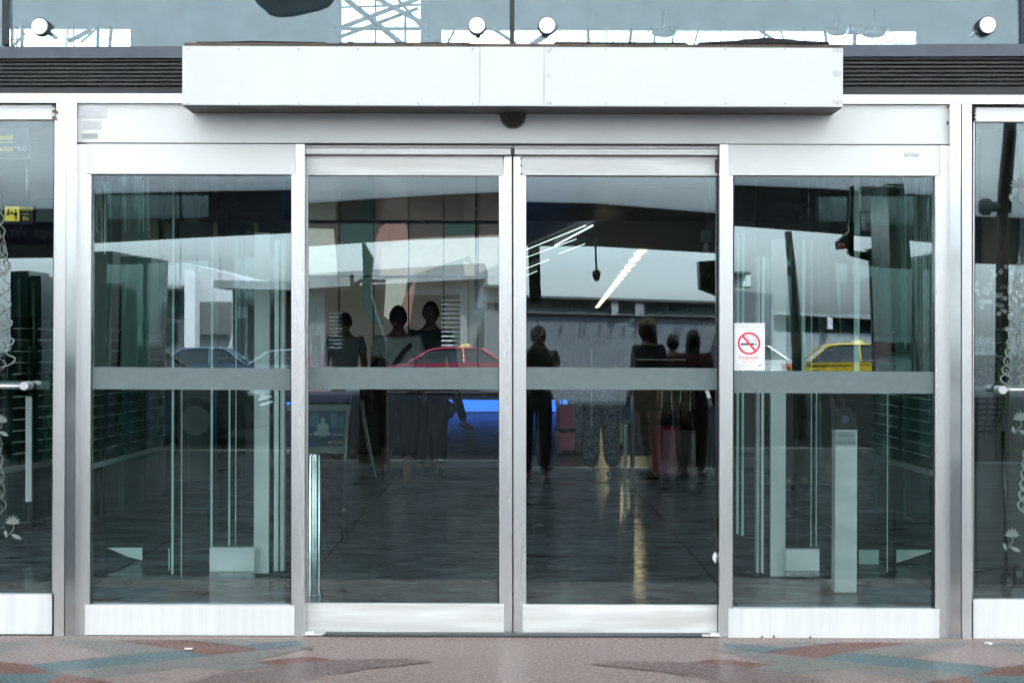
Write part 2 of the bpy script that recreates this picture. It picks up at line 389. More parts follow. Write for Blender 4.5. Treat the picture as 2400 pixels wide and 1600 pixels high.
for px, py, sc, wh in ((1556, 77, 1, 'leftmost of three'), (1962, 76, .8, 'middle one of three, beside the black camera'), (2047, 78, 1, 'rightmost of three')):
    x, z = P(px, py, 48); b = B(); b.ball((x, 39, z), .17 * sc, (1.9, 1, .75)); b.tube([(x, 39, z + .05), (x, 39, z + .6)], .05)
    b.tube([(x - .35, 39, z + .12), (x + .35, 39, z + .12)], .05)
    tag(b.build('ceiling_light', mat('dark_lamp_body', (.06, .08, .08), .5)), 'dark bowl shaped lamp in the upper window, ' + wh, 'lamp', 'hall lamps high under the roof')
x, z = P(2008, 74, 46); b = B(); b.box(x - .22, x + .2, 36.8, 37.2, z - .06, z + .12, .03); b.tube([(x - .05, 37, z), (x - .05, 37, z - .5)], .05)
tag(b.build('security_camera', BLACK), 'black camera on a short post behind the right upper window', 'camera')
# ================================================================== FACADE ABOVE
# upper windows
def upper_window(px0, px1, label, discs, sideglow=None):
    t = thing('upper_window', label, 'window', (0, 0, 0))
    x0, x1 = P(px0, 60)[0], P(px1, 60)[0]
    z0 = P((px0 + px1) / 2, 107)[1]
    B().box(x0, x1, .04, .055, z0, z0 + 1.6).build('pane', GLU, t)
    for (px, py) in discs:
        xx, zz = P(px, py); b = B()
        b.lathe([(.0405, -.03), (.0405, -.052), (.038, -.056), (.001, -.056)], (xx, .04, zz), 'Y', 40)
        b.build('fixing_disc', SATIN, t)
        B().lathe([(.0435, -.001), (.0435, -.046), (.02, -.046)], (xx, .04, zz), 'Y', 32).build('disc_washer', GASKET, t)
        B().lathe([(.012, -.001), (.012, .25), (.01, .26)], (xx, .06, zz), 'Y', 12).build('spider_arm', STEEL, t)
    return t
upper_window(-420, 5, 'narrow end of an upper window at the left edge of the photo', [])
upper_window(18, 1194, 'upper glass pane left of the central dark mullion with a disc at each end', [(94, 63), (1118, 61)])
upper_window(1206, 2394, 'upper glass pane right of the central dark mullion with a disc at each end', [(1282, 61), (2314, 60)])
for px, wd, lab in ((11, 13, 'dark mullion at the left end of the upper windows'), (1200, 11, 'dark mullion between the two big upper windows'), (2404, 14, 'dark mullion at the right end of the upper windows')):
    xx, zz = P(px, 105); hw = wd / 2 * D / F
    tag(B().box(xx - hw, xx + hw, .0, .09, zz, zz + 1.7).build('mullion', FRAMEG), lab, 'mullion')
# sill + louver band + beam
def slope(name, m, pyl0, pyl1, pyr0, pyr1, y0, y1, parent=None, px0=-300, px1=2700):
    """horizontal band with its own slight slope, heights given at px 0 and 2400"""
    def at(a, c, px): return a + (c - a) * px / 2400
    pts = [P(px0, at(pyl1, pyr1, px0), y0 + D), P(px1, at(pyl1, pyr1, px1), y0 + D), P(px1, at(pyl0, pyr0, px1), y0 + D), P(px0, at(pyl0, pyr0, px0), y0 + D)]
    return B().prism(pts, y0, y1).build(name, m, parent)
fb = thing('louver_band', 'dark horizontal louvers under a blue grey sill above the doors', 'louvers', (0, 0, 0))
slope('sill', SILL, 110, 137, 103, 132, -.03, .10, fb)
slope('backing', BLACK, 137, 217, 132, 221, .03, .06, fb)
for i in range(7):
    a = 139 + i * 9.3; c = 134 + i * 9.9
    slope('slat', DARK, a, a + 5.6, c, c + 5.6, -.01, .025, fb)
slope('bottom_rail', DARK, 205, 219, 204, 223, -.012, .025, fb)
slope('head_flashing', ALU, 219, 241, 223, 244, -.035, .07, fb)

# door frame
df = thing('door_frame', 'silver aluminium frame and header around the four glass door panels', 'door frame', (0, 0, 0))
def prismpx(name, m, c, y0, y1, parent):
    pts = [P(px, py, y0 + D) for px, py in c]
    return B().prism(pts, y0, y1).build(name, m, parent)
prismpx('header_panel', PANEL, [(181, 242), (2225, 246), (2225, 338), (181, 334)], -.015, .05, df)
prismpx('gasket_or_shade', GASKET, [(176, 334), (2228, 338), (2228, 342), (176, 338)], .0, .05, df)
for (xt, xb, wd, y0, m, zt) in ((144, 138, 23.5, -.03, ALU, 241), (168, 164, 23.5, -.045, ALU2, 241), (2239, 2239.5, 25, -.045, ALU2, 245), (2266, 2266, 23, -.03, ALU, 245)):
    prismpx('post', m, [(xt - wd / 2, zt), (xt + wd / 2, zt), (xb + wd / 2, 1491 + (8 if xt > 1000 else 0)), (xb - wd / 2, 1491 + (8 if xt > 1000 else 0))], y0, .09, df)
for a, c in (((156, 241), (151.5, 1491)), ((180.5, 241), (177, 1491)), ((2253, 245), (2253, 1499)), ((2226, 338), (2226, 1499)), ((132, 243), (126, 1491)), ((2279, 245), (2279, 1499))):
    prismpx('gasket_or_shade', GASKET, [(a[0] - 2.5, a[1]), (a[0] + 2.5, a[1]), (c[0] + 2.5, c[1]), (c[0] - 2.5, c[1])], .01, .08, df)
# tracks over the sliding doors
prismpx('track_cover', PANEL, [(714, 338), (1202, 340), (1202, 346), (714, 346)], .02, .09, df)
prismpx('track_cover', PANEL, [(1204, 340), (1688, 341), (1688, 348), (1204, 347)], .02, .09, df)
bxp(714, 1197, 347.5, 362, .03, .10).build('track_rail', SCUFF, df)
bxp(1206, 1684, 348.5, 363, .03, .10).build('track_rail', SCUFF, df)
prismpx('gasket_or_shade', GASKET, [(712, 336), (1690, 338), (1690, 368), (712, 366)], .105, .12, df)
bxp(1197, 1206, 346, 364, .045, .10).build('latch', BLACK, df)
bxp(184, 249, 248, 276, -.0175, -.015, 0).build('nameplate', mat('pale_plate', (.66, .67, .68), .4, .3), df)
bxp(188, 237, 283, 303, -.0175, -.015, 0).build('nameplate', MATS['pale_plate'], df)
bxp(192, 229, 313, 325, -.0175, -.015, 0).build('nameplate', mat('grey_plate', (.45, .46, .47), .4, .3), df)
b = B()
for i, (a, c, yy) in enumerate(((190, 243, 262), (198, 236, 266), (190, 243, 271), (187, 247, 256), (195, 232, 288), (192, 234, 293), (195, 230, 298), (196, 226, 319))):
    bxp(a, c, yy, yy + (1.2 if i < 7 else 3.5), -.0182, -.0174, 0, b)
b.build('plate_print', GREYP, df)

# white housing box
ac = thing('air_curtain', 'long white metal housing mounted over the sliding doors', 'air curtain', (0, 0, 0))
Yf = D * .9677; yf = Yf - D
x0, zt = P(427, 111, Yf); x1, _ = P(1976, 111, Yf); _, zb = P(1200, 249, Yf)
xa, xb = P(1125, 200, Yf)[0], P(1274.5, 200, Yf)[0]
_, zt = P(1200, 110.5, Yf)
B().box(x0, xa - .001, yf, -.02, zb, zt, .002).build('cover_panel', WHITE, ac)
B().box(xa, xb, yf - .003, -.02, zb, zt, .002).build('cover_panel', WHITE, ac)
B().box(xb + .001, x1, yf, -.02, zb, zt, .002).build('cover_panel', WHITE, ac)
B().box(x0 + .004, x1 - .004, yf + .004, -.022, zb - .004, zb - .001).build('underside_shade', mat('underside_shade_and_grime', (.05, .043, .045), .6, 0, .3, 4), ac)  # dark plate paints in the shade and grime under the housing
for (a, c, d, e) in ((1281, 1291, 117, 125), (1280, 1291, 174, 182), (1280, 1292, 238, 246), (1951, 1974, 113, 124), (1952, 1972, 166, 180), (1952, 1974, 235, 243)):
    bxp(a, c, d, e, yf - .0012, yf, 0).build('faded_patch', mat('faded_patch_paint', (.60, .61, .61), .5), ac)
b = B()
for px in (440, 560, 700, 840, 980, 1108, 1141, 1258, 1291, 1420, 1560, 1700, 1840, 1962):
    for py in (116, 243):
        xx, zz = P(px, py, Yf); b.lathe([(.0045, 0), (.0045, -.0012), (.001, -.0018)], (xx, yf - .0005, zz), 'Y', 10)
b.build('screw', mat('dull_screw', (.45, .46, .46), .4, .5), ac)
RUST = mat('rust_stain', (.22, .10, .05), .8, 0, .3, 40)
for px, py in ((2222, 250), (2221, 288), (130, 262), (2284, 262), (128, 278), (1788, 1496), (1902, 1497), (1816, 1495)):
    xx, zz = P(px, py, D - .047); b = B(); b.ball((xx, -.047 if py < 400 else -.011, zz), .006, (1, .2, 1.6), 8, .3); b.build('rust_spot', RUST, df)
# raised vent strip on top, set back
Yb = yf + .03
b = B(); x0b, _ = P(432, 100, Yb + D); x1b, _ = P(1972, 100, Yb + D)
zc = P(1200, 103, Yb + D)[1]
b.box(x0b, x1b, Yb, Yb + .2, zt - .01, zc)
b.build('vent_strip', BROWN, ac)
b = B()
for seg in ((475, 535), (590, 750), (770, 970), (1025, 1085), (1315, 1375), (1435, 1590), (1650, 1810), (1870, 1935)):
    px = seg[0]
    while px < seg[1]:
        xx, zz = P(px, 106.3, Yb + D)
        b.box(xx - .0028, xx + .0028, Yb - .001, Yb + .01, zz - .003, zz + .003); px += 6.6
b.build('vent_hole', BLACK, ac)
def foam(pts, nm='foam_strip'):
    b = B(); q = [P(a, c, Yb + .08 + D) for a, c in pts]; b.prism(q, Yb + .06, Yb + .12); return b.build(nm, CABLE, ac)
foam([(462, 104), (462, 100), (520, 100), (590, 97.5), (650, 99), (762, 101), (770, 104)])
foam([(795, 104), (797, 101), (900, 101), (970, 101.5), (1095, 101), (1105, 104)])
foam([(1297, 104), (1302, 100), (1400, 100.5), (1600, 101), (1612, 104)])
foam([(1634, 104), (1640, 101), (1720, 97), (1762, 93), (1790, 90), (1815, 91.5), (1850, 95), (1900, 98), (1938, 100), (1944, 104)])
xx, zz = P(1203, 300)
ds = thing('door_sensor', 'black half dome motion sensor under the white housing', 'sensor', (0, 0, 0))
b = B(); x, z = P(1202.5, 256, D - .02)
prof = [(.001, -.094), (.02, -.092), (.04, -.082), (.055, -.062), (.063, -.035), (.066, -.005), (.066, .0)]
b.lathe(prof, (x, -.02, z), 'Z', 32)
for v in b.bm.verts:
    if v.co.y > -.016: v.co.y = -.016
b.build('dome', BLACK, ds)
xx, zz = P(1202.5, 270, D - .09)

# ================================================================== DOORS
def lean(b, x, y, z, th):
    M = Matrix.Translation((x, y, z)) @ Matrix.Rotation(th, 4, 'X') @ Matrix.Translation((-x, -y, -z)); return b.rot(M)
def pane(px0, px1, py0, py1, y0, shift, parent, m=GL, yaw=0):
    x0, z1 = P(px0, (py0), y0 + D); x1, z0 = P(px1, py1, y0 + D)
    cz = (z0 + z1) / 2; cx = (x0 + x1) / 2
    b = B(); b.box(x0, x1, y0, y0 + .01, z0, z1)
    th = shift / F / 2
    return lean(b, cx, y0, H, th).build('glass_pane', m, parent)
def frost(px0, px1, a0, a1, y0, parent):
    prismq = [P(px0, a0, y0 + D), P(px1, a1, y0 + D), P(px1, a1 + 51, y0 + D), P(px0, a0 + 52, y0 + D)]
    return B().prism(prismq, y0 - .006, y0 - .004).build('frosted_strip', FROST, parent)
SEAM = mat('seam_shadow_line', (.25, .25, .26), .6)
# left fixed
t = thing('fixed_door_panel', 'fixed glass panel left of the sliding doors with wide white head panel', 'door panel', (P(450, 1490)[0], 0, 0)); t.location = (0, 0, 0)
prismpx('stile', ALU, [(183, 338), (204, 338), (204, 409), (214, 409), (210, 1417), (200, 1417), (200, 1491), (179, 1491)], -.005, .05, t)
prismpx('stile', ALU, [(693, 338), (714, 338), (714, 1491), (690, 1491), (690, 1417), (683, 1417), (683, 409), (693, 409)], -.005, .05, t)
bxp(203, 692.5, 337.5, 408.5, -.009, .045).build('head_panel', PANEL, t)
bxp(198.5, 690, 1417.5, 1488, -.009, .045).build('kick_plate', KICK, t)
pane(212, 684, 407, 1419, .03, SH['lf'], t)
frost(211, 684, 859.5, 863, .03, t)
bxp(211, 214, 409, 1417, .012, .03, 0).build('gasket_or_shade', GASKET, t); bxp(681, 684, 409, 1417, .012, .03, 0).build('gasket_or_shade', GASKET, t)
bxp(212, 684, 407.5, 410.5, .012, .03, 0).build('gasket_or_shade', GASKET, t)
# right fixed
t = thing('fixed_door_panel', 'fixed glass panel right of the sliding doors with the no smoking notice', 'door panel')
prismpx('stile', ALU, [(1687, 339), (1708, 339), (1708, 411), (1718, 411), (1717, 1426), (1708, 1426), (1708, 1499), (1686, 1499)], -.005, .05, t)
prismpx('stile', ALU, [(2203, 341), (2224, 341), (2224, 1500), (2203, 1500), (2203, 1426), (2192, 1426), (2192, 411), (2203, 411)], -.005, .05, t)
bxp(1707.5, 2202.5, 340, 411.5, -.009, .045).build('head_panel', PANEL, t)
bxp(1707.5, 2202.5, 1426, 1497, -.009, .045).build('kick_plate', KICK, t)
bxp(2119, 2155, 358, 368, -.0102, -.009, 0).build('torn_label', mat('torn_label_grey', (.55, .56, .57), .6, 0, .2, 60), t)
pane(1716, 2193, 409, 1428, .03, SH['rf'], t)
frost(1717, 2192, 868.5, 871, .03, t)
bxp(1717, 1720, 411, 1426, .012, .03, 0).build('gasket_or_shade', GASKET, t); bxp(2189.5, 2192.5, 411, 1426, .012, .03, 0).build('gasket_or_shade', GASKET, t)
bxp(1717, 2192, 410, 413, .012, .03, 0).build('gasket_or_shade', GASKET, t)
bxp(200, 690, 1487, 1491, .002, .05, 0).build('gasket_or_shade', GASKET, df); bxp(1708, 2203, 1497, 1500, .002, .05, 0).build('gasket_or_shade', GASKET, df)  # black strips paint the contact shade under the fixed panels
bxp(-300, 124, 1485, 1490, .004, .05, 0).build('gasket_or_shade', GASKET, df); bxp(2282, 2700, 1499, 1502, .004, .05, 0).build('gasket_or_shade', GASKET, df)  # same painted contact shade under the swing doors
# sliding doors
ys = .075
t = thing('sliding_door', 'left sliding glass door beside the central gap', 'door')
prismpx('stile', ALU, [(1179, 366), (1199, 366), (1200.5, 1487), (1181, 1487), (1181, 1414), (1170.5, 1414), (1169.5, 411), (1179, 411)], ys, ys + .04, t)
prismpx('stile', ALU, [(712, 366), (721, 411), (722, 1413), (712, 1413)], ys, ys + .04, t)
bxp(714, 1181, 365.5, 411.5, ys - .003, ys + .03).build('top_rail', SCUFF, t)
bxp(714, 1181, 1413.5, 1486, ys - .003, ys + .03).build('kick_plate', SCUFF, t)
pane(720, 1172, 408, 1416, ys + .012, SH['ls'], t)
frost(721, 1171, 860, 860.5, ys + .012, t)
bxp(721, 1171, 410, 412.5, ys + .001, ys + .012, 0).build('gasket_or_shade', GASKET, t)
bxp(1168.5, 1170.5, 411, 1414, ys + .001, ys + .012, 0).build('gasket_or_shade', GASKET, t)
b = B(); xx, zz = P(1180, 369, ys + D - .01); b.ball((xx, ys - .006, zz), .004); b.tube([(xx, ys - .006, zz), (xx, ys - .006, zz - .04)], .0012, 5); b.build('screw', BROWN, t)
t = thing('sliding_door', 'right sliding glass door beside the central gap', 'door')
prismpx('stile', ALU, [(1203.5, 366), (1225, 366), (1225, 411), (1233, 411), (1233, 1416), (1224, 1416), (1224, 1489), (1204, 1489)], ys, ys + .04, t)
prismpx('edge_seal', GASKET, [(1681, 364), (1687, 364), (1687, 1489), (1681, 1489)], ys - .004, ys + .04, t)
bxp(1225.5, 1684, 366.5, 411.5, ys - .003, ys + .03).build('top_rail', SCUFF, t)
bxp(1224.5, 1684, 1416.5, 1489, ys - .003, ys + .03).build('kick_plate', SCUFF, t)
pane(1231, 1685, 408, 1419, ys + .012, SH['rs'], t)
frost(1232, 1682, 860, 862.5, ys + .012, t)
bxp(1232, 1684, 411, 413.5, ys + .001, ys + .012, 0).build('gasket_or_shade', GASKET, t)
bxp(1676, 1686, 373, 405, ys - .02, ys, .002).build('hinge_pin', BLACK, t)
bxp(1672, 1680, 1212, 1248, ys - .02, ys, .003).build('lock', BLACK, t)
xx, zz = P(1676, 1305, ys + D); B().ball((xx, ys - .01, zz), .012, (1, .6, 2), noise=.25).build('paper_scrap', WHITEP, t)
b = B()
for zz_ in (371, 388, 408): xx, zz = P(1222, zz_, D + ys - .01); b.ball((xx, ys - .006, zz), .0045)
xx, za = P(1222, 371, D + ys); _, zb_ = P(1222, 408, D + ys); b.tube([(xx, ys - .005, za), (xx, ys - .005, zb_)], .0012, 5)
b.build('screw', BROWN, t)
b = B(); x0, _ = P(1199, 900); x1, _ = P(1204.5, 900); b.box(x0, x1, ys + .01, ys + .03, 0.0, P(1200, 366)[1]); tag(b.build('door_seal', GASKET), 'thin black rubber seal in the gap between the two sliding doors', 'seal')
# threshold track
tt = thing('threshold_mat', 'black ribbed rubber strip along the foot of the sliding doors', 'threshold')
b = B(); x0, x1 = G(757, 1494)[0], G(1665, 1498)[0]
b.box(x0, x1, -.03, .16, .0, .004); b.build('base', GASKET, tt)
b = B(); n = 150
for i in range(n):
    xx = x0 + (x1 - x0) * (i + .5) / n; b.box(xx - .004, xx + .004, -.028, .15, .004, .009)
b.build('rib', mat('ribbed_rubber', (.05, .055, .055), .45), tt)
for a, s in ((714, 1), (1686, -1)):
    b = B(); xx = G(a, 1490)[0]
    b.box(min(xx, xx + s * .045), max(xx, xx + s * .045), .0, .07, .004, .02, .002); b.box(min(xx, xx + s * .085), max(xx, xx + s * .085), -.03, .02, .004, .010, .001)
    b.build('floor_guide', STEEL, tt)

# ---- side doors
def ornament(b, pts, y, r0, petals=False):
    """flame scroll: tapered S stroke through pixel points"""
    q = [Vector((*P(a, c, y + D),)).to_3d() for a, c in pts]
    q = [Vector((v.x, y, v.y)) for v in q]
    # smooth
    out = []
    for i in range(len(q) - 1):
        p0, p1, p2, p3 = q[max(i - 1, 0)], q[i], q[i + 1], q[min(i + 2, len(q) - 1)]
        for k in range(4):
            s = k / 4; out.append(.5 * ((2 * p1) + (-p0 + p2) * s + (2 * p0 - 5 * p1 + 4 * p2 - p3) * s * s + (-p0 + 3 * p1 - 3 * p2 + p3) * s ** 3))
    out.append(q[-1]); n = len(out)
    b.tube(out, [r0 * (math.sin(math.pi * min(1, (i + .6) / n)) * .8 + .12) * (1 - .5 * i / n) for i in range(n)], 6, flat=.12)
def leaf(b, cx, cy, ang, ln, wd, y):
    x0, z0 = P(cx, cy, y + D); k = D / F
    d = Vector((math.sin(ang), 0, math.cos(ang))); u = Vector((d.z, 0, -d.x)); c = Vector((x0, y, z0)); ln *= k; wd *= k
    pts = [c, c + d * ln * .35 + u * wd * .8, c + d * ln * .65 + u * wd, c + d * ln, c + d * ln * .65 - u * wd, c + d * ln * .35 - u * wd * .8]
    f = [b.bm.verts.new(p) for p in pts]; g = [b.bm.verts.new(p + Vector((0, .0008, 0))) for p in pts]
    b.bm.faces.new(f); b.bm.faces.new(g[::-1])
    for i in range(6): b.bm.faces.new((f[i], g[i], g[(i + 1) % 6], f[(i + 1) % 6]))
def flower(b, cx, cy, y, s=1):
    for k in range(7): leaf(b, cx, cy, (k - 3) * .42, 24 * s * (1 - .05 * abs(k - 3)), 2.6 * s, y)
    ornament(b, [(cx, cy), (cx + 2 * s, cy + 10 * s), (cx - 6 * s, cy + 20 * s), (cx - 14 * s, cy + 32 * s)], y, .003 * s)
    leaf(b, cx - 6 * s, cy + 22 * s, 2.0, 30 * s, 5 * s, y); leaf(b, cx - 14 * s, cy + 32 * s, -.25, 20 * s, 4 * s, y)
def flame(b, cx, y0_, y1_, wd, y, flip=1, n=7, r=.006):
    for i in range(n):
        s = i / max(1, n - 1); cy = y1_ + (y0_ - y1_) * s; w_ = wd * (1 - .55 * s)
        for sg in (1, -1):
            ornament(b, [(cx + sg * w_ * .1, cy), (cx + sg * w_ * .55, cy - 6), (cx + sg * w_ * .75, cy - 20), (cx + sg * w_ * .4, cy - 32), (cx + sg * w_ * .62, cy - 46)], y, r * (1 - .4 * s))
            ornament(b, [(cx + sg * w_ * .1, cy + 8), (cx + sg * w_ * .35, cy - 2), (cx + sg * w_ * .3, cy - 14), (cx + sg * w_ * .12, cy - 18)], y, r * .6)
yg = .02
t = thing('swing_door', 'glass swing door with push bar at the left edge of the photo', 'door')
prismpx('top_rail', PANEL, [(-300, 246), (129, 246), (130, 280), (-300, 280)], -.008, .05, t)
bxp(-300, 122, 1391.5, 1485, -.008, .05).build('kick_plate', KICK, t)
bxp(-300, 129, 278, 1394, yg, yg + .01, 0).build('glass_pane', GL, t)
prismpx('edge_channel', ALU, [(128, 280), (132, 280), (126, 1391), (122, 1391)], -.004, .04, t)
prismpx('gasket_or_shade', GASKET, [(126, 280), (128, 280), (122, 1391), (120, 1391)], -.002, .02, t)
b = B()
for i, py in enumerate((251, 264, 277)): xx, zz = P(129, py); b.lathe([(.006, 0), (.006, -.004), (.001, -.004)], (xx, -.031, zz), 'Y', 12)
b.build('screw', BROWN, t)
b = B(); flame(b, -8, 560, 860, 58, yg - .001, n=8, r=.0065); flame(b, -4, 1060, 1200, 24, yg - .001, n=5, r=.004); flame(b, -6, 480, 530, 20, yg - .001, n=3, r=.004)
flame(b, 4, 590, 640, 24, yg - .001, n=3, r=.006)
flower(b, 30, 1228, yg - .001); flower(b, 2, 990, yg - .001, .9)
b.build('etched_ornament', ETCH, t)
hb = B(); xa, za = P(-300, 904, D - .09); xb2, _ = P(52, 904, D - .09); hb.tube([(xa, -.09, za), (xb2, -.09, za)], .012, 12)
xc, zc2 = P(57, 904, D - .1)
bar = hb.build('push_bar', STEEL, t)
B().lathe([(.019, .09), (.021, -.015), (.019, -.019), (.001, -.019)], (xc, -.09, zc2), 'Y', 24).build('bar_end', SATIN, bar)
bxp(-300, 116, 891, 912, yg + .02, yg + .035, .001).build('rear_rail', mat('rear_rail_grey', (.10, .13, .13), .4, .4), t)
t = thing('swing_door', 'glass swing door with push bar at the right edge of the photo', 'door')
prismpx('top_rail', PANEL, [(2284, 252), (2700, 253), (2700, 286), (2284, 285)], -.008, .05, t)
bxp(2281, 2700, 1404.5, 1499, -.008, .05).build('kick_plate', KICK, t)
bxp(2282, 2700, 284, 1408, yg, yg + .01, 0).build('glass_pane', GL, t)
bxp(2280, 2282.6, 286, 1404, -.004, .04, 0).build('edge_channel', ALU, t); bxp(2282.8, 2285, 286, 1404, -.002, .02, 0).build('gasket_or_shade', GASKET, t)
b = B()
for i, py in enumerate((255, 271, 281)): xx, zz = P(2283, py); b.lathe([(.006, 0), (.006, -.004), (.001, -.004)], (xx, -.011, zz), 'Y', 12)
b.build('screw', BROWN, t)
b = B(); flame(b, 2378, 800, 905, 44, yg - .001, n=6, r=.0065); flame(b, 2408, 1080, 1200, 30, yg - .001, n=6, r=.006); flame(b, 2396, 620, 700, 28, yg - .001, n=5, r=.004)
flame(b, 2385, 690, 760, 30, yg - .001, n=4, r=.004)
flower(b, 2372, 1258, yg - .001); flower(b, 2392, 985, yg - .001, 1.0); flower(b, 2388, 440, yg - .001, 1.1)
b.build('etched_ornament', ETCH, t)
xa, za = P(2356, 913, D - .09); xb2, _ = P(2700, 913, D - .09)
bar = B().tube([(xa, -.09, za), (xb2, -.09, za)], .012, 12).build('push_bar', STEEL, t)
xc, zc2 = P(2350, 913.5, D - .1); B().lathe([(.019, .09), (.021, -.015), (.019, -.019), (.001, -.019)], (xc, -.09, zc2), 'Y', 24).build('bar_end', SATIN, bar)
bxp(2286, 2700, 906, 916, yg + .02, yg + .035, .001).build('rear_rail', MATS['rear_rail_grey'], t)

# ---- no smoking notice
ns = thing('no_smoking_notice', 'white paper notice with red crossed cigarette symbol stuck on the glass', 'notice')
yn = .0215
bxp(1718.5, 1792.5, 757, 867.5, yn, yn + .002, 0).build('paper', WHITEP, ns)
b = B()
for r_ in ((1722, 1789, 760, 761), (1722, 1789, 862.5, 863.5), (1722, 1723, 760, 863), (1788.5, 1789.5, 760, 863), (1727, 1784, 765.3, 766.6), (1742, 1769, 771.5, 772.8), (1733, 1760, 853, 853.8), (1733, 1772, 857, 857.8)):
    bxp(*r_, yn - .0006, yn, 0, b)
b.build('print_line', GREYP, ns)
def ring(b, cx, cy, ro, ri, y, n=48):
    k = (y + D) / F; x, z = P(cx, cy, y + D)
    vo = [b.bm.verts.new((x + math.cos(6.28318 * i / n) * ro * k, y, z + math.sin(6.28318 * i / n) * ro * k)) for i in range(n)]
    vi = [b.bm.verts.new((x + math.cos(6.28318 * i / n) * ri * k, y, z + math.sin(6.28318 * i / n) * ri * k)) for i in range(n)]
    for i in range(n): b.bm.faces.new((vo[i], vo[(i + 1) % n], vi[(i + 1) % n], vi[i]))
b = B(); ring(b, 1755.5, 804.5, 26.5, 21.8, yn - .0012)
k = (yn + D) / F; xx, zz = P(1755.5, 804.5, yn + D)
Mr = Matrix.Translation((xx, yn - .0014, zz)) @ Matrix.Rotation(R(50), 4, 'Y')
b.box(-23 * k, 23 * k, -.0002, .0002, -2.5 * k, 2.5 * k, M=Mr); b.build('prohibition_ring', REDP, ns)
b = B(); bxp(1736, 1768, 804, 808.7, yn - .0009, yn, 0, b)
def stroke(pts, r=.0009):
    q = [P(a, c, yn + D) for a, c in pts]; b.tube([(x, yn - .0008, z) for x, z in q], r, 5)
stroke([(1754, 785), (1751, 787), (1750.5, 791), (1753, 794), (1757, 794), (1757, 797), (1760, 800), (1764, 799.5), (1768, 798), (1770, 802)])
stroke([(1760, 786), (1764, 786), (1766, 789), (1765, 793), (1770, 794), (1773, 797), (1773.3, 802)])
bxp(1770, 1771.3, 804, 808.7, yn - .0009, yn, 0, b); bxp(1772.4, 1773.6, 804, 808.7, yn - .0009, yn, 0, b)
b.build('cigarette', BLKP, ns)
xx, zz = P(1755.5, 838, D); text('lettering', 'ห้ามสูบบุหรี่', .021, (xx, yn - .0008, zz), REDP, ns)
xx, zz = P(1755.5, 847.5, D); text('lettering', 'ฝ่าฝืนปรับ 2,000 บาท', .0075, (xx, yn - .0008, zz), REDP, ns)
b = B(); ring(b, 1729, 856, 3.2, 2.4, yn - .0008, 20); bxp(1776, 1785, 854, 858, yn - .0008, yn, 0, b); b.build('emblem', GREYP, ns)

# ---- small litter on the pavement
lit = G(442, 1523); tag(B().box(-.018, .018, -.006, .006, 0, .006, .002).build('paper_scrap', WHITEP), 'white paper scrap on the blue paving stripe', 'litter'); bpy.data.objects['paper_scrap.001'].location = (lit.x, lit.y, .005) if 'paper_scrap.001' in bpy.data.objects else (0, 0, 0)
lit = G(2318, 1512); o = B().lathe([(.024, 0), (.024, .006), (.018, .012), (.001, .013)], (lit.x, lit.y, .003), 'Z', 20).build('floor_stop', STEEL); tag(o, 'small round steel door stop set in the pavement by the right door', 'door stop')
lit = G(727, 1526); o = B().tube([(lit.x - .008, lit.y, .006), (lit.x, lit.y + .003, .008), (lit.x + .008, lit.y + .02, .006)], .003, 6).build('twig', BLACK); tag(o, 'tiny black twig lying on the pavement', 'litter')

# ================================================================== OUTSIDE, SEEN MIRRORED IN THE GLASS (stands behind the lens)
# fabric canopy: from the facade head out to a dark curved edge beam
YE = 50.0; yE = -(YE - D)
EDGE = [(-1600, 540, 640), (-600, 500, 610), (215, 484, 601), (450, 479, 588), (680, 475, 577), (940, 457, 560), (1170, 446, 552), (1400, 451, 553), (1680, 474, 569), (1950, 485, 590), (2190, 500, 612), (3000, 530, 640), (4200, 560, 660)]
cp = thing('canopy', 'blue grey fabric canopy with dark curved edge beam over the forecourt', 'canopy')
b = B(); rows = []
for k in range(9):
    s = k / 8; y_ = -.6 + (yE + .6) * s
    row = []
    for px, a, c in EDGE:
        x, z1 = P(px, a, YE); zt_ = z1 - .04 + (10.5 - z1) * (1 - s) ** 1.0
        row.append(b.bm.verts.new((x * (1 + .35 * (1 - s)), y_, zt_ + .25 * math.sin(s * math.pi))))
    rows.append(row)
for i in range(8):
    for j in range(len(EDGE) - 1):
        f = b.bm.faces.new((rows[i][j], rows[i][j + 1], rows[i + 1][j + 1], rows[i + 1][j])); f.smooth = True
o = b.build('membrane', MEMB, cp); md = o.modifiers.new('thickness', 'SOLIDIFY'); md.thickness = .01
b = B()
for j in range(len(EDGE) - 1):
    q = []
    for px, a, c in (EDGE[j], EDGE[j + 1]):
        x, z1 = P(px, a, YE); _, z0 = P(px, c, YE); q.append((x, z0, z1 + .03))
    (xa, za0, za1), (xb_, zb0, zb1) = q
    b.prism([(xa, za0), (xb_, zb0), (xb_, zb1), (xa, za1)], yE - .5, yE)
b.build('edge_beam', mat('dark_edge_beam', (.03, .034, .036), .5, .2), cp)
for px in (2750, -500, -1200):
    x, _ = P(px, 500, 44); B().tube([(x, -35, -.14), (x - .5, -35, 6.2)], .16, 10).build('support_pole', mat('dark_steel_pole', (.04, .045, .045), .4, .5), cp)
# dark repair patch of the canopy mirrored at the top of the window
b = B(); pts = []
for px, py in ((586, -12), (600, 5), (615, 15), (625, 27), (650, 32), (680, 30), (735, 18), (765, 8), (780, -12), (760, -40), (600, -40)):
    Yv = 30; x, z = P(px, py, Yv); pts.append((x, z))
b.prism(pts, -21.3, -21.0); o = b.build('banner', mat('dark_grey_cloth', (.10, .11, .12), .8)); tag(o, 'dark grey cloth hanging under the canopy, mirrored in the left upper window', 'cloth')

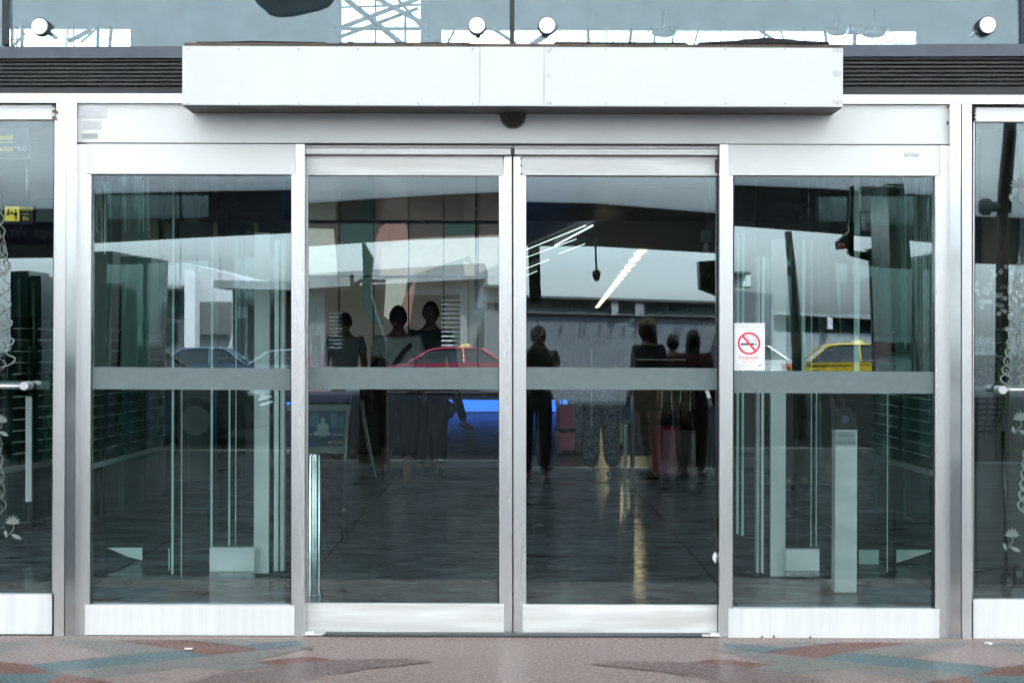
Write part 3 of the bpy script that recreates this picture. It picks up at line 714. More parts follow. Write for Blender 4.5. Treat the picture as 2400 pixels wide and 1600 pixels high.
CONC = mat('pale_concrete', (.36, .37, .38), .7, 0, .08, .6)
CONCD = mat('grey_concrete', (.16, .175, .18), .7, 0, .1, .8)
DKGL = mat('dark_facade_glass', (.02, .035, .035), .15)
def ebox(b, px0, px1, py0, py1, Y, dep, pane='ls', mi=0):
    x0, y, z1 = E(px0, py0, Y, pane); x1, _, _ = E(px1, py0, Y, pane); _, _, z0 = E((px0 + px1) / 2, py1, Y, pane); _, _, z1 = E((px0 + px1) / 2, py0, Y, pane)
    return b.box(x0, x1, y - dep, y, z0, z1, 0, mi=mi)
def eprism(b, pts, Y, dep, pane='ls'):
    q = [E(px, py, Y, pane) for px, py in pts]
    return b.prism([(a[0], a[2]) for a in q], q[0][1] - dep, q[0][1])
# left: pale terminal block with dark window band and ribbed wall
t = thing('annex_building', 'pale concrete block with dark window band and ribbed wall, mirrored in the left fixed panel', 'building')
Y1 = 90
b = B(); eprism(b, [(330, 622), (430, 612), (540, 640), (600, 665), (600, 1000), (330, 1000)], Y1, 12, 'lf'); b.build('wall', CONC, t)
b = B(); ebox(b, 330, 432, 664, 672, Y1 - 1, .9, 'lf'); b.build('ledge', CONCD, t)
b = B(); ebox(b, 338, 432, 678, 735, Y1 - .5, .4, 'lf'); b.build('window', DKGL, t); b = B(); ebox(b, 338, 412, 752, 800, Y1 - .5, .4, 'lf'); b.build('window', DKGL, t)
b = B(); ebox(b, 432, 456, 628, 810, Y1 - 2, 1.4, 'lf'); b.build('pillar', mat('white_render', (.5, .51, .52), .6), t)
b = B()
for i in range(26): ebox(b, 460 + i * 3.2, 461.8 + i * 3.2, 703, 780, Y1 - .5, .3, 'lf')
b.build('ribbed_cladding', mat('ribbed_zinc', (.18, .2, .2), .5, .3), t)
for px in (378, 422, 460, 515): b = B(); ebox(b, px, px + 1.2, 570 if px == 422 else 596, 660, Y1 - 1, .1, 'lf'); b.build('mast', CONCD, t)
t = thing('roofed_shelter', 'low grey roof slab over dark shopfront, mirrored right of the pale block', 'building')
b = B(); eprism(b, [(500, 652), (700, 655), (700, 676), (500, 670)], 78, 8, 'lf'); b.build('roof', CONCD, t)
b = B(); ebox(b, 545, 700, 674, 860, 80, 5, 'lf'); b.build('front', mat('dark_shopfront', (.05, .06, .055), .4), t)
# centre: shelter roof, louvred screen
t = thing('station_building', 'grey flat roofed building with wide louvred screen, mirrored in the left sliding door', 'building')
b = B(); eprism(b, [(690, 643), (742, 640), (1136, 616), (1136, 652), (742, 674), (690, 678)], 75, 9); b.build('roof', CONCD, t)
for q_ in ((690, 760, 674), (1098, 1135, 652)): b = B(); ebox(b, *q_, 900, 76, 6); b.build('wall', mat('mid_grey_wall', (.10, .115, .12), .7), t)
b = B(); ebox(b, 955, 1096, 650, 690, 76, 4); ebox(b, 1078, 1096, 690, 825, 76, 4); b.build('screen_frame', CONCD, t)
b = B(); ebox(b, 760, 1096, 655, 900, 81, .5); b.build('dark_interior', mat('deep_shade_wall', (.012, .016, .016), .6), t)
SL = mat('pale_louver', (.42, .46, .45), .5)
b = B()
for i in range(13): ebox(b, 1034, 1078, 690 + i * 10.6, 694.5 + i * 10.6, 76.5, .4)
b.build('louver_screen', SL, t)
b = B()
for i in range(10): ebox(b, 770, 800, 732 + i * 9, 735 + i * 9, 77, .3)
b.build('louver_screen', SL, t)
# right: perforated parapet + light beam
def perf_mat():
    m = bpy.data.materials.new('perforated_sheet'); m.use_nodes = True
    n = m.node_tree.nodes; l = m.node_tree.links; b = n['Principled BSDF']; tc = n.new('ShaderNodeTexCoord'); vo = n.new('ShaderNodeTexVoronoi')
    vo.inputs['Scale'].default_value = 5.5; vo.inputs['Randomness'].default_value = 0
    cr = n.new('ShaderNodeValToRGB'); cr.color_ramp.elements[0].position = .36; cr.color_ramp.elements[1].position = .44
    cr.color_ramp.elements[0].color = (.30, .33, .34, 1); cr.color_ramp.elements[1].color = (.07, .08, .09, 1)
    l.new(tc.outputs['Object'], vo.inputs['Vector']); l.new(vo.outputs['Distance'], cr.inputs[0]); l.new(cr.outputs[0], b.inputs['Base Color']); b.inputs['Roughness'].default_value = .6
    return m
PERF = perf_mat()
t = thing('perforated_building', 'low building with grey perforated front and lamp lined fascia, mirrored in the right sliding door', 'building')
b = B(); eprism(b, [(1140, 733), (1700, 748), (1700, 1000), (1140, 1000)], 70, 6, 'rs'); b.build('perforated_front', PERF, t)
b = B(); eprism(b, [(1130, 697), (1760, 716), (1760, 748), (1130, 732)], 71, 1.5, 'rs'); b.build('glass_band', mat('pale_glass_band', (.50, .58, .57), .3), t)
b = B(); eprism(b, [(1130, 692), (1760, 711), (1760, 716.5), (1130, 697.5)], 69.6, 3, 'rs'); eprism(b, [(1130, 730.5), (1760, 745), (1760, 749), (1130, 735)], 69.8, .4, 'rs'); b.build('fascia', mat('dark_fascia', (.05, .055, .055), .5), t)
for q_ in ((1434, 1450, 702, 742), (1490, 1510, 704, 744)): b = B(); ebox(b, *q_, 69.7, .5, 'rs'); b.build('pillar', CONCD, t)
for px in (1279, 1336, 1382, 1393, 1428, 1456, 1485, 1513, 1555, 1566, 1607, 1618, 1655):
    b = B(); py = 697 + (px - 1200) * .03; ebox(b, px - 1, px + 1, py + 8, py + 22, 69.4, .1, 'rs'); ebox(b, px - 2.4, px + 2.4, py + 17, py + 25, 69.3, .15, 'rs'); b.build('lamp_bracket', BLACK, t)
b = B(); eprism(b, [(1705, 672), (1815, 682), (1815, 1000), (1705, 1000)], 68, 5, 'rf'); b.build('side_wing', PERF, t)
t = thing('car_park_building', 'long low glazed building behind the yellow taxi, mirrored in the right fixed panel', 'building')
b = B(); eprism(b, [(1815, 723), (2240, 745), (2240, 752), (1815, 730)], 79, 6, 'rf'); b.build('roof', CONCD, t)
b = B(); eprism(b, [(1815, 730), (2240, 752), (2240, 780), (1815, 770)], 80, 5, 'rf'); b.build('window', DKGL, t)
b = B(); eprism(b, [(1815, 770), (2240, 780), (2240, 1000), (1815, 1000)], 79.5, 5, 'rf'); b.build('wall', mat('mid_grey_wall2', (.17, .19, .2), .7), t)
for q_ in ((1940, 1952, 735, 765), (2080, 2090, 743, 772)): b = B(); ebox(b, *q_, 79, .3, 'rf'); b.build('pillar', CONC, t)

# far skyline mass: closes the horizon behind everything
b = B(); b.box(-400, 400, -262, -260, -.3, 2.2); o = b.build('distant_building', CONCD); tag(o, 'long low building far across the road behind everything', 'building')

# leaning dark green pylons at both sides
PYL = mat('dark_green_glass_cladding', (.04, .13, .105), .18, .0, .35, 1.2, (3, 3, .4))
PYL2 = mat('pale_green_glass_strip', (.20, .34, .29), .2)
def pylon(pane, outline, Y, lab, strips=()):
    t = thing('pylon', lab, 'pylon', group='dark green glass clad pylons on the forecourt')
    b = B(); eprism(b, outline, Y, 1.0, pane); b.build('cladding', PYL, t)
    if strips:
        b = B()
        for s_ in strips: eprism(b, s_, Y - .06, .05, pane)
        b.build('glazed_strip', PYL2, t)
pylon('lf', [(216, 572), (262, 571), (238, 1130), (190, 1130)], 21, 'green glass pylon mirrored at the left edge of the left fixed panel')
pylon('lf', [(280, 584), (318, 580), (318, 585), (353, 586), (336, 1120), (262, 1120)], 20.5, 'broad leaning green glass pylon mirrored beside the pale block', [[(294, 603), (298, 603), (287, 720), (283, 720)], [(332, 604), (335, 604), (327, 660), (324, 660)], [(322, 745), (324.5, 745), (318, 860), (315, 860)]])
pylon('lf', [(22, 596), (64, 594), (70, 1100), (22, 1100)], 22, 'green glass pylon mirrored in the left swing door', [[(36, 612), (42, 612), (46, 840), (40, 840)]])
pylon('lf', [(68, 606), (94, 606), (96, 1100), (70, 1100)], 22, 'narrow green glass pylon mirrored at the right side of the left swing door', [[(72, 620), (75, 620), (77, 780), (74, 780)]])
pylon('rf', [(2083, 405), (2120, 405), (2136, 560), (2160, 870), (2160, 1130), (2094, 1130), (2092, 720)], 20, 'tall leaning green glass pylon mirrored right of the forecourt signpost')
pylon('rf', [(2176, 574), (2230, 560), (2250, 1130), (2190, 1130)], 21, 'green glass pylon mirrored at the right edge of the right fixed panel')
GREYPOLE = mat('grey_painted_pole', (.10, .12, .115), .4, .3)
b = B(); q = [E(px, py, 26, 'rf') for px, py in ((1848, 523), (1856, 600), (1864, 700), (1872, 800), (1880, 1060))]
b.tube(q, [.05, .06, .075, .09, .1], 10); tag(b.build('lamp_pole', GREYPOLE), 'slender leaning grey pole mirrored in the right fixed panel beside the notice', 'pole')
t = thing('forecourt_signpost', 'grey post with boxes and a red signal lamp mirrored in the right fixed panel', 'signpost')
b = B(); eprism(b, [(2040, 562), (2060, 562), (2074, 870), (2078, 1130), (2056, 1130), (2052, 870)], 24, .12, 'rf'); b.build('post', GREYPOLE, t)
b = B(); eprism(b, [(1995, 565), (2040, 571), (2040, 590), (1995, 578)], 24, .1, 'rf'); eprism(b, [(1997, 415), (2003, 415), (2003, 580), (1990, 572)], 24, .12, 'rf'); ebox(b, 2036, 2064, 562, 586, 23.9, .2, 'rf'); b.build('arm', BLACK, t)
b = B(); eprism(b, [(1966, 545), (1994, 520), (1998, 560), (1968, 563)], 24, .25, 'rf'); b.build('signal_hood', mat('grey_hood', (.07, .07, .07), .5), t)
x, y, z = E(1974, 556, 23.9, 'rf'); B().ball((x, y, z), .04).build('signal_lamp', mat('red_lamp_glass', (.5, .02, .02), .3), t)
b = B(); ebox(b, 2022, 2072, 415, 470, 24.5, .3, 'rf'); ebox(b, 2030, 2062, 480, 520, 24.5, .3, 'rf'); b.build('sign_box', mat('grey_sign_box', (.25, .27, .28), .5), t)
# pole mirrored in right swing door
b = B(); q = [E(px, py, 22, 'ls') for px, py in ((2372, 255), (2368, 330), (2358, 440), (2352, 500), (2350, 1080))]
b.tube(q, [.075, .08, .085, .07, .09], 10); tag(b.build('lamp_pole', BLACK), 'thick dark bending pole mirrored in the right swing door', 'pole')
b = B(); x, y, z = E(2322, 484, 22, 'ls'); b.lathe([(.07, -.12), (.1, -.08), (.1, .0), (.06, .02), (.055, .22), (.08, .24)], (x, y, z), 'X', 16)
tag(b.build('loudspeaker', mat('teal_grey_speaker', (.10, .16, .15), .5)), 'grey green horn loudspeaker on the dark pole mirrored in the right swing door', 'loudspeaker')

# black hanging boxes and speaker mirrored / seen in right sliding door
b = B(); eprism(b, [(1238, 578), (1265, 578), (1269, 716), (1242, 716)], 30, .3, 'rs'); tag(b.build('hanging_banner', BLACK), 'black vertical sign box mirrored at the left of the right sliding door', 'sign box')
b = B(); eprism(b, [(1641, 619), (1688, 616), (1688, 700), (1644, 683)], 30, .4, 'rs'); tag(b.build('sign_box', BLACK), 'black box sign mirrored at the right side of the right sliding door', 'sign box')
t = thing('pendant_lamp', 'black pendant lamp on a rod mirrored in the right sliding door', 'lamp')
x, y, z = E(1399, 650, 40, 'rs'); x2, _, z2 = E(1396, 560, 40, 'rs')
B().tube([(x, y, z + .05), (x2, y, z2)], .022, 8).build('rod', BLACK, t)
B().lathe([(.01, -.13), (.05, -.10), (.09, .0), (.085, .08), (.03, .12)], (x, y, z), 'Z', 16).build('lamp_body', BLACK, t)

# ---- cars
def car(label, body_col, cx, cy, L_=4.5, Hh=1.4, taxi=False, flip=1, group='cars on the road behind the lens', kind='sedan', bc2=None):
    t = thing('parked_car', label, 'car', (cx, cy, -.14 if cy > -49 else -.75), 0 if flip == 1 else math.pi, group)
    paint = mat('car_paint_' + '%02x%02x%02x' % tuple(int(c * 255) for c in body_col), body_col, .2, .2, .03)
    h = L_ / 2
    low = [(-h, .35), (-h + .02, .72), (-h + .1, .84), (-h * .62, .90), (-.2, .92), (h * .42, .93), (h * .72, .86), (h - .12, .72), (h, .55), (h - .02, .32), (h - .4, .22), (-h + .4, .22)]
    wq = .86
    b = B(); b.prism(low, -wq, wq)
    for v in b.bm.verts:
        if v.co.z > .8: v.co.y *= .95
        if abs(v.co.x) > h - .15: v.co.y *= .85
    es = [e for e in b.bm.edges]; bmesh.ops.bevel(b.bm, geom=es, offset=.04, segments=2, affect='EDGES')
    for f in b.bm.faces: f.smooth = True
    body = b.build('body', paint, t)
    rf = [(-h * .72, .9), (-h * .45, Hh - .06), (-h * .25, Hh), (h * .12, Hh), (h * .22, Hh - .03), (h * .52, .91)]
    b = B(); b.prism(rf, -.78, .78)
    for v in b.bm.verts:
        if v.co.z > 1.1: v.co.y *= .74
    b.build('window', mat('car_glass', (.02, .025, .03), .12, spec=.1), t)
    b = B()  # roof and pillars
    rr = [(-h * .45, Hh - .055), (-h * .25, Hh + .012), (h * .12, Hh + .012), (h * .22, Hh - .018)]
    b.prism([(x_, z_ - .03) for x_, z_ in rr] + rr[::-1], -.60, .60)
    for sy in (-1, 1):
        for (xa_, za_), (xb__, zb__) in ((rf[0], rf[1]), (rf[4], rf[5]), ((-.05, Hh), (-.02, .92)), (rf[1], rf[2]), (rf[2], rf[3])):
            ya = .60 if za_ > 1.1 else .79; yb = .60 if zb__ > 1.1 else .79
            b.tube([(xa_, sy * ya, za_), (xb__, sy * yb, zb__)], .035, 6)
    b.build('roof', paint, t)
    for sx in (-h * .62, h * .64):
        for sy in (-1, 1):
            wb = B().lathe([(.2, -.1), (.31, -.1), (.33, -.06), (.33, .06), (.31, .1), (.2, .1)], (sx, sy * .78, .33), 'Y', 24).build('wheel', mat('tyre_rubber', (.02, .02, .02), .8), t)
            B().lathe([(.2, -.105), (.2, .105), (.02, .11)], (sx, sy * .78, .33), 'Y', 16).build('rim', mat('wheel_rim', (.4, .41, .42), .3, .8), wb)
    for sy in (-1, 1):
        B().ball((h - .16, sy * .6, .66), .1, (1.4, 1.5, .75), 12).build('headlight', mat('headlight_glass', (.6, .64, .66), .1, .3), t)
        B().ball((-h + .06, sy * .62, .74), .09, (.8, 1.4, .9), 12).build('tail_light', mat('tail_light_red', (.35, .02, .02), .2), t)
    B().box(-h + .01, h - .01, -.75, .75, .22, .34, .03).build('bumper', mat('bumper_dark', (.04, .04, .045), .5), t)
    if taxi: B().prism([(-.18, Hh + .01), (.18, Hh + .01), (.1, Hh + .13), (-.1, Hh + .13)], -.3, .3).build('roof_sign', mat('taxi_sign', (.6, .5, .2), .4), t)
    return t
def cpos(px, Y): return (px - 1200) * Y / F, -(Y - D)
x, y = cpos(225, 26); car('dark silver sedan with bright headlights mirrored in the left fixed panel', (.13, .14, .145), x, y, 4.7, 1.42)
x, y = cpos(500, 62); car('dark blue car mirrored beyond the dark sedan', (.06, .10, .15), x, y, 4.4, 1.42)
x, y = cpos(700, 62); car('pale grey blue car mirrored close to the left sliding door', (.14, .17, .19), x, y, 4.3, 1.36)
x, y = cpos(1090, 55); car('dark red taxi mirrored in the left sliding door', (.30, .03, .07), x, y, 4.5, 1.34, True)
x, y = cpos(2010, 60); car('yellow taxi with roof sign mirrored in the right fixed panel', (.30, .22, .02), x, y, 4.6, 1.46, True)
x, y = cpos(1760, 62); car('white car behind the yellow taxi mirrored in the right fixed panel', (.5, .52, .53), x, y, 4.4, 1.4)

# ================================================================== INSIDE, SEEN THROUGH THE GLASS
def I(px, py, Y):
    x, z = P(px, py, Y); return x, Y - D, z
def ibox(b, px0, px1, py0, py1, Y, dep, bev=0, mi=0):
    x0, y, z1 = I(px0, py0, Y); x1, _, _ = I(px1, py0, Y); xm = (px0 + px1) / 2
    z1 = I(xm, py0, Y)[2]; z0 = I(xm, py1, Y)[2]
    return b.box(x0, x1, y, y + dep, z0, z1, bev, mi=mi)
def iprism(b, pts, Y, dep, mi=0):
    q = [I(a, c, Y) for a, c in pts]; return b.prism([(a[0], a[2]) for a in q], Y - D, Y - D + dep, mi=mi)
DGREEN = mat('dark_green_tinted_glass', (.02, .075, .060), .22, 0, .3, 1.5, (2, 2, .5))
MINT = mat('mint_glass_edge', (.48, .72, .64), .25)
PALEP = mat('pale_translucent_panel', (.84, .86, .85), .35, 0, .06, 2)
# inner glass screens either side of the inner opening
def inner_screen(label, jamb, posts, plate, lines, outer):
    t = thing('inner_glass_screen', label, 'glass screen')
    for (a, c, y0_, y1_) in jamb:
        b = B(); ibox(b, a, c, y0_, y1_, 11.25, .09, .004); b.build('jamb', mat('satin_jamb', (.80, .84, .83), .35, .3), t)
        b = B(); ibox(b, (a + c) / 2 - 1.5, (a + c) / 2 + 1.5, y0_, y1_, 11.24, .01); b.build('jamb_groove', GASKET, t)
    for (a, c, y0_, y1_) in posts:
        b = B(); ibox(b, a, c, y0_, y1_, 11.3, .05); b.build('panel', PALEP, t)
    a, c, y0_, y1_ = plate
    b = B(); ibox(b, a, c, y0_, y1_ - 14, 11.26, .05, .004); b.build('kick_plate', mat('pale_satin_plate', (.90, .95, .93), .3, .1, .10, 3), t)
    b = B(); ibox(b, a, c, y1_ - 12, y1_, 11.24, .08, .004); b.build('bottom_rail', ALU, t)
    for (a, c, y0_, y1_) in lines:
        b = B(); ibox(b, a, c, y0_, y1_, 11.2, .012); b.build('glass_edge', MINT, t)
    a, c = outer
    b = B(); ibox(b, a, c, 420, 1346, 11.32, .012); b.build('glass_panel', GLI, t)
inner_screen('inner glass screen with steel kick plate seen through the left fixed panel', [(644, 668, 560, 1338)], [(597, 632, 545, 1343)], (491, 597, 1282, 1353),
             [(404, 409, 430, 1345), (425, 427, 900, 1400), (395, 397.5, 1285, 1335), (495, 500, 560, 1280), (536, 540, 900, 1278), (553, 555, 560, 1278)], (250, 668))
inner_screen('inner glass screen with steel kick plate seen through the right fixed panel', [(1775, 1792, 600, 1342)], [(1808, 1843, 560, 1350)], (1843, 1921, 1286, 1352),
             [(1728, 1733, 545, 1250), (1740, 1745, 545, 1255), (2003, 2016, 413, 870), (1902, 1904, 560, 1280), (1913, 1915, 900, 1280), (2080, 2082, 900, 1340), (1880, 1888, 560, 870)], (1770, 2180))
# white band plates behind right
b = B(); ibox(b, 2014, 2060, 1288, 1332, 12, .02); ibox(b, 2014, 2060, 1346, 1354, 12, .02); tag(b.build('kick_plate_pair', PALEP), 'pale metal plates low behind the push button post', 'plate')
b = B(); iprism(b, [(2102, 1288), (2182, 1288), (2182, 1292), (2102, 1318)], 12, .02); tag(b.build('wedge_plate', PALEP), 'pale tapering plate low at the right edge of the right fixed panel', 'plate')
b = B(); iprism(b, [(252, 1283), (333, 1283), (333, 1312), (300, 1304)], 12, .02); tag(b.build('wedge_plate', PALEP), 'pale tapering plate low behind the left fixed panel', 'plate')
b = B(); ibox(b, 60, 74, 930, 1175, 13.5, .03); tag(b.build('guide_post', PALEP), 'pale flat post seen through the left swing door', 'post')
# pale pillar and dark pillars of the lobby
b = B(); ibox(b, 433, 456, 440, 1060, 24, .3); tag(b.build('interior_pillar', mat('pale_pillar_paint', (.42, .40, .36), .5)), 'pale narrow pillar far inside behind the left fixed panel', 'pillar')
for a, c, Y_, l_ in ((366, 388, 17.5, 'black narrow pillar behind the left fixed panel near its pale pillar'), (420, 500, 19, 'broad black pillar inside the lobby behind the left fixed panel'), (576, 596, 18, 'black post inside next to the pale screen panel on the left')):
    b = B(); ibox(b, a, c, 520, 800 + 1.4 * F / Y_, Y_, .3); tag(b.build('interior_pillar', mat('black_pillar_paint', (.02, .02, .022), .3)), l_, 'pillar')
for a, c, Y_, l_ in ((1700, 1770, 24, 'dark stone pillar inside behind the no smoking notice'), (1920, 1945, 22, 'dark narrow pillar inside behind the push button post'), (2068, 2084, 17, 'black thin pillar inside at the right screen')):
    b = B(); ibox(b, a, c, 415, 800 + 1.4 * F / Y_, Y_, .3); tag(b.build('interior_pillar', mat('black_pillar_paint', (.02, .02, .022), .3)), l_, 'pillar')
# side balustrades with rods and bumper rail
def side_screen(label, x0, Y0, x1, Y1, zt):
    t = thing('side_screen', label, 'screen')
    a = Vector((x0, Y0 - D, 0)); c = Vector((x1, Y1 - D, 0)); d = c - a; ln = d.length; sg = 1 if x0 > 0 else -1
    M = Matrix.Translation(a) @ Matrix.Rotation(math.atan2(d.y, d.x), 4, 'Z')
    for k in range(4):
        b = B(); b.box(ln * k / 4 + .01, ln * (k + 1) / 4 - .01, -.01, .01, .02, zt); b.rot(M).build('glass_panel', DGREEN, t)
    for k in range(5):
        b = B(); b.box(ln * k / 4 - .02, ln * k / 4 + .02, -.035, .035, 0, zt); b.rot(M).build('post', mat('teal_grey_post', (.06, .09, .085), .4), t)
    b = B(); 
    for k in range(12):
        z = .55 + k * .085
        for j in range(4): b.tube([(ln * j / 4 + .06, sg * .06, z), (ln * (j + 1) / 4 - .06, sg * .06, z)], .0048, 5)
    b.rot(M).build('rod', mat('bright_wire', (.9, .92, .9), .4), t)
    b = B(); b.tube([(-.02, sg * .12, .45), (ln + .05, sg * .12, .45)], .024, 10); b.rot(M).build('bumper_rail', mat('pale_rail', (.80, .84, .84), .3, .2), t)
side_screen('dark green side screen with thin rods and bumper rail inside the left fixed panel', -3.28, 14.2, -3.2, 17.2, 2.8)
side_screen('dark green side screen with thin rods and bumper rail inside the left swing door', -3.95, 13.2, -3.62, 14.9, 1.35)
side_screen('dark green side screen with thin rods and bumper rail inside the right panels', 3.22, 11.9, 3.14, 16.2, 2.8)

# stacked glass fins with bright edges
random.seed(5)
for nm_, lab, rng, top_, bot_, Yq in (('glass_fins', 'stack of bright edged green glass fins at the left edge of the left fixed panel', (214, 262, 9), (425, 450), (470, 600), 12.6), ('glass_fins', 'thin bright glass edges above the leaning pylon in the left fixed panel', (285, 352, 14), (395, 440), (480, 560), 12.4), ('glass_fins', 'dark and mint glass fins at the right side of the right fixed panel', (2100, 2188, 13), (412, 420), (700, 900), 12.5)):
    t = thing(nm_, lab, 'glass fins'); n_ = rng[2]
    for k in range(n_):
        px = rng[0] + (rng[1] - rng[0]) * (k + random.uniform(.1, .7)) / n_; wd = random.uniform(1.2, 4.5) if rng[0] == 214 else random.uniform(.8, 2.2)
        b = B(); ibox(b, px, px + wd, random.uniform(*top_), random.uniform(*bot_), Yq + random.uniform(0, .4), .02)
        b.build('fin', MINT if random.random() < .75 else DGREEN, t)
    b = B(); ibox(b, rng[0], rng[1], top_[0], 880, Yq + .6, .015); b.build('rear_glass', DGREEN, t)
# stainless bollard
b = B(); x, y, z = I(741, 1395, 10.4); zt2 = I(741, 1062, 10.4)[2]
b.lathe([(.05, .0), (.05, .01), (.041, .012), (.041, zt2 - .01), (.036, zt2), (.001, zt2)], (x - .01, y, 0), 'Z', 28)
tag(b.build('bollard', STEEL), 'short round stainless steel bollard inside the left sliding door', 'bollard')
# push button post
t = thing('button_post', 'steel push button post with slanted black head and wheelchair symbol', 'button post')
x0, y, _ = I(1956, 1388, 10.6); x1, _, _ = I(2008, 1388, 10.6); zt3 = I(1980, 1006, 10.6)[2]; ztb = I(1980, 958, 10.6)[2]
B().box(x0, x1, y, y + .11, 0, zt3, .004).build('post_body', mat('satin_post_steel', (.86, .87, .87), .3, .2, .05, 3, (1, 1, 4)), t)
b = B(); b.prism([(x0 - .003, zt3), (x1 + .002, zt3), (x1 - .01, ztb), (x0 - .0, ztb)], y - .004, y + .13); b.build('head', BLACK, t)
xc_, _, zc_ = I(1980, 983, 10.6)
b = B(); b.lathe([(.0, 0)] and [(.021, .0), (.021, -.003), (.018, -.004), (.001, -.004)], (xc_, y - .004, zc_), 'Y', 28); b.build('button', mat('button_dark_blue', (.02, .06, .08), .3), t)
b = B()
n_ = 36
def arcpts(cx, cz, r, a0, a1, n=14): return [(cx + math.cos(a0 + (a1 - a0) * i / n) * r, y - .009, cz + math.sin(a0 + (a1 - a0) * i / n) * r) for i in range(n + 1)]
b.tube(arcpts(xc_, zc_, .0195, 0, 6.28, 30), .0011, 5); b.tube(arcpts(xc_ - .001, zc_ - .004, .0065, 2.2, 6.0), .0012, 5)
b.tube([(xc_ - .003, y - .009, zc_ + .008), (xc_ - .002, y - .009, zc_ + .001), (xc_ + .005, y - .009, zc_ + .001), (xc_ + .008, y - .009, zc_ - .007), (xc_ + .011, y - .009, zc_ - .006)], .0012, 5)
b.build('wheelchair_symbol', mat('pale_blue_print', (.35, .55, .62), .4), t)
b = B(); b.ball((xc_ - .0035, y - .009, zc_ + .012), .0022); b.build('symbol_head', MATS['pale_blue_print'], t)
b = B(); ibox(b, 1961, 2005, 1011, 1044, 10.6 - .003, .003, .001); pl = b.build('plate', mat('engraved_plate', (.5, .54, .54), .35, .5), t)
xx, _, zz = I(1983, 1037, 10.6); text('lettering', 'Push TO SLOW', .017, (xx, y - .0045, zz), BLKP, t)
xx, _, zz = I(1983, 1020, 10.6); text('lettering', 'กดปุ่มเปิดประตู', .015, (xx, y - .0045, zz), BLKP, t)

# ad panel on luggage trolley
t = thing('luggage_trolley', 'luggage trolley with purple and navy airline advert panel inside the left sliding door', 'trolley')
YT = 13.5
b = B(); iprism(b, [(650, 918), (826, 918), (822, 942), (650, 942)], YT, .02); b.build('upper_panel', mat('purple_panel', (.035, .02, .09), .4), t)
b = B(); iprism(b, [(640, 948), (822, 948), (808, 1062), (640, 1062)], YT + .01, .02); b.build('panel_frame', mat('grey_green_frame', (.16, .19, .17), .4), t)
b = B(); iprism(b, [(646, 962), (812, 962), (803, 1046), (646, 1046)], YT - .005, .01); pan = b.build('advert', mat('navy_advert_print', (.012, .014, .06), .3, col2=(.02, .05, .11), scale=2), t)
b = B(); 
for (a, c, e, f) in ((726, 970, 22, 30), (775, 968, 16, 34), (795, 975, 10, 28)):
    ibox(b, a, a + e, c, c + f, YT - .008, .004, .0)
b.build('picture_shape', mat('teal_print', (.04, .14, .17), .4), t)
b = B(); x, y, z = I(757, 983, YT - .012); b.ball((x, y, z), .018, (1, .15, 1.1)); b.ball((x, y, z - .055), .045, (1, .1, .8)); b.ball((x - .01, y, z - .1), .06, (1.1, .1, .4)); b.build('picture_figure', mat('pale_teal_print', (.22, .33, .32), .5), t)
x, y, z = I(765, 1018, YT - .012); text('lettering', 'IN THE SMALLEST DETAILS', .0165 * YT / 4.4 * .42 * 1.0, (x, y, z), mat('white_print', (.75, .76, .78), .5), t)
x, y, z = I(790, 1036, YT - .012); text('lettering', 'THAI', .036, (x, y, z), mat('gold_print', (.45, .33, .10), .4), t)
b = B(); x, y, z = I(776, 1036, YT - .012); b.ball((x - .01, y, z), .012, (1.1, .2, .8)); b.build('emblem', MATS['gold_print'], t)
b = B(); x, y, _ = I(815, 1000, YT); 
b.tube([(x, y + .03, I(800, 915, YT)[2] + .15), (x - .03, y + .05, .2)], .014, 8); b.tube([(x - .5, y + .03, 1.2), (x - .5, y + .05, .2)], .014, 8); b.tube([(x, y + .03, 1.18), (x - .5, y + .03, 1.2)], .016, 8)
b.tube([(x - .03, y + .05, .2), (x - .06, y + 1.0, .16)], .016, 8); b.tube([(x - .5, y + .05, .2), (x - .42, y + 1.0, .16)], .016, 8)
b.build('tube_frame', STEEL, t)
for dx, dy in ((-.03, .08), (-.5, .08), (-.25, .95)): B().lathe([(.04, -.02), (.09, -.02), (.09, .02), (.04, .02)], (x + dx, y + dy, .09), 'X', 16).build('wheel', BLACK, t)

# illuminated print wall (generic shapes) behind left sliding door
YW = 27.0
t = thing('advert_wall', 'large printed glass wall with pink tan and green shapes behind dark mullions', 'advert wall')
b = B(); ibox(b, 700, 1215, 519, 880, YW, .1); b.build('backing', mat('tan_print', (.22, .19, .16), .5, 0, .06, 1, emit=.03), t)
def shape(nm, m, pts, off=.01): b = B(); iprism(b, pts, YW - off, .008); b.build(nm, m, t)
PINK = mat('pink_print', (.36, .20, .18), .5, emit=.085); SKIN_ = mat('peach_print', (.42, .33, .29), .5, emit=.085); GRN = mat('green_print', (.05, .085, .075), .5, emit=.085); CREAM = mat('cream_print', (.5, .48, .42), .5, emit=.085)
shape('printed_shape', GRN, [(796, 519), (875, 519), (872, 640), (868, 700), (900, 760), (870, 760), (846, 700), (850, 600), (796, 560)])
shape('printed_shape', PINK, [(880, 560), (890, 535), (912, 519), (950, 519), (958, 560), (895, 580), (893, 640), (882, 610)], .02)
shape('printed_shape', SKIN_, [(895, 562), (1168, 550), (1168, 620), (1120, 640), (1100, 600), (960, 646), (890, 646)], .015)
shape('printed_shape', PINK, [(948, 690), (975, 655), (960, 760), (935, 770)], .02)
shape('printed_shape', CREAM, [(722, 535), (782, 537), (788, 600), (790, 646), (722, 646)], .015)
shape('printed_shape', SKIN_, [(1085, 610), (1110, 622), (1120, 647), (1090, 647)], .02)
shape('printed_shape', GRN, [(1045, 528), (1062, 520), (1120, 522), (1116, 548), (1045, 553)], .02)
shape('printed_shape', CREAM, [(905, 655), (955, 652), (950, 690), (925, 760), (900, 740)], .02)
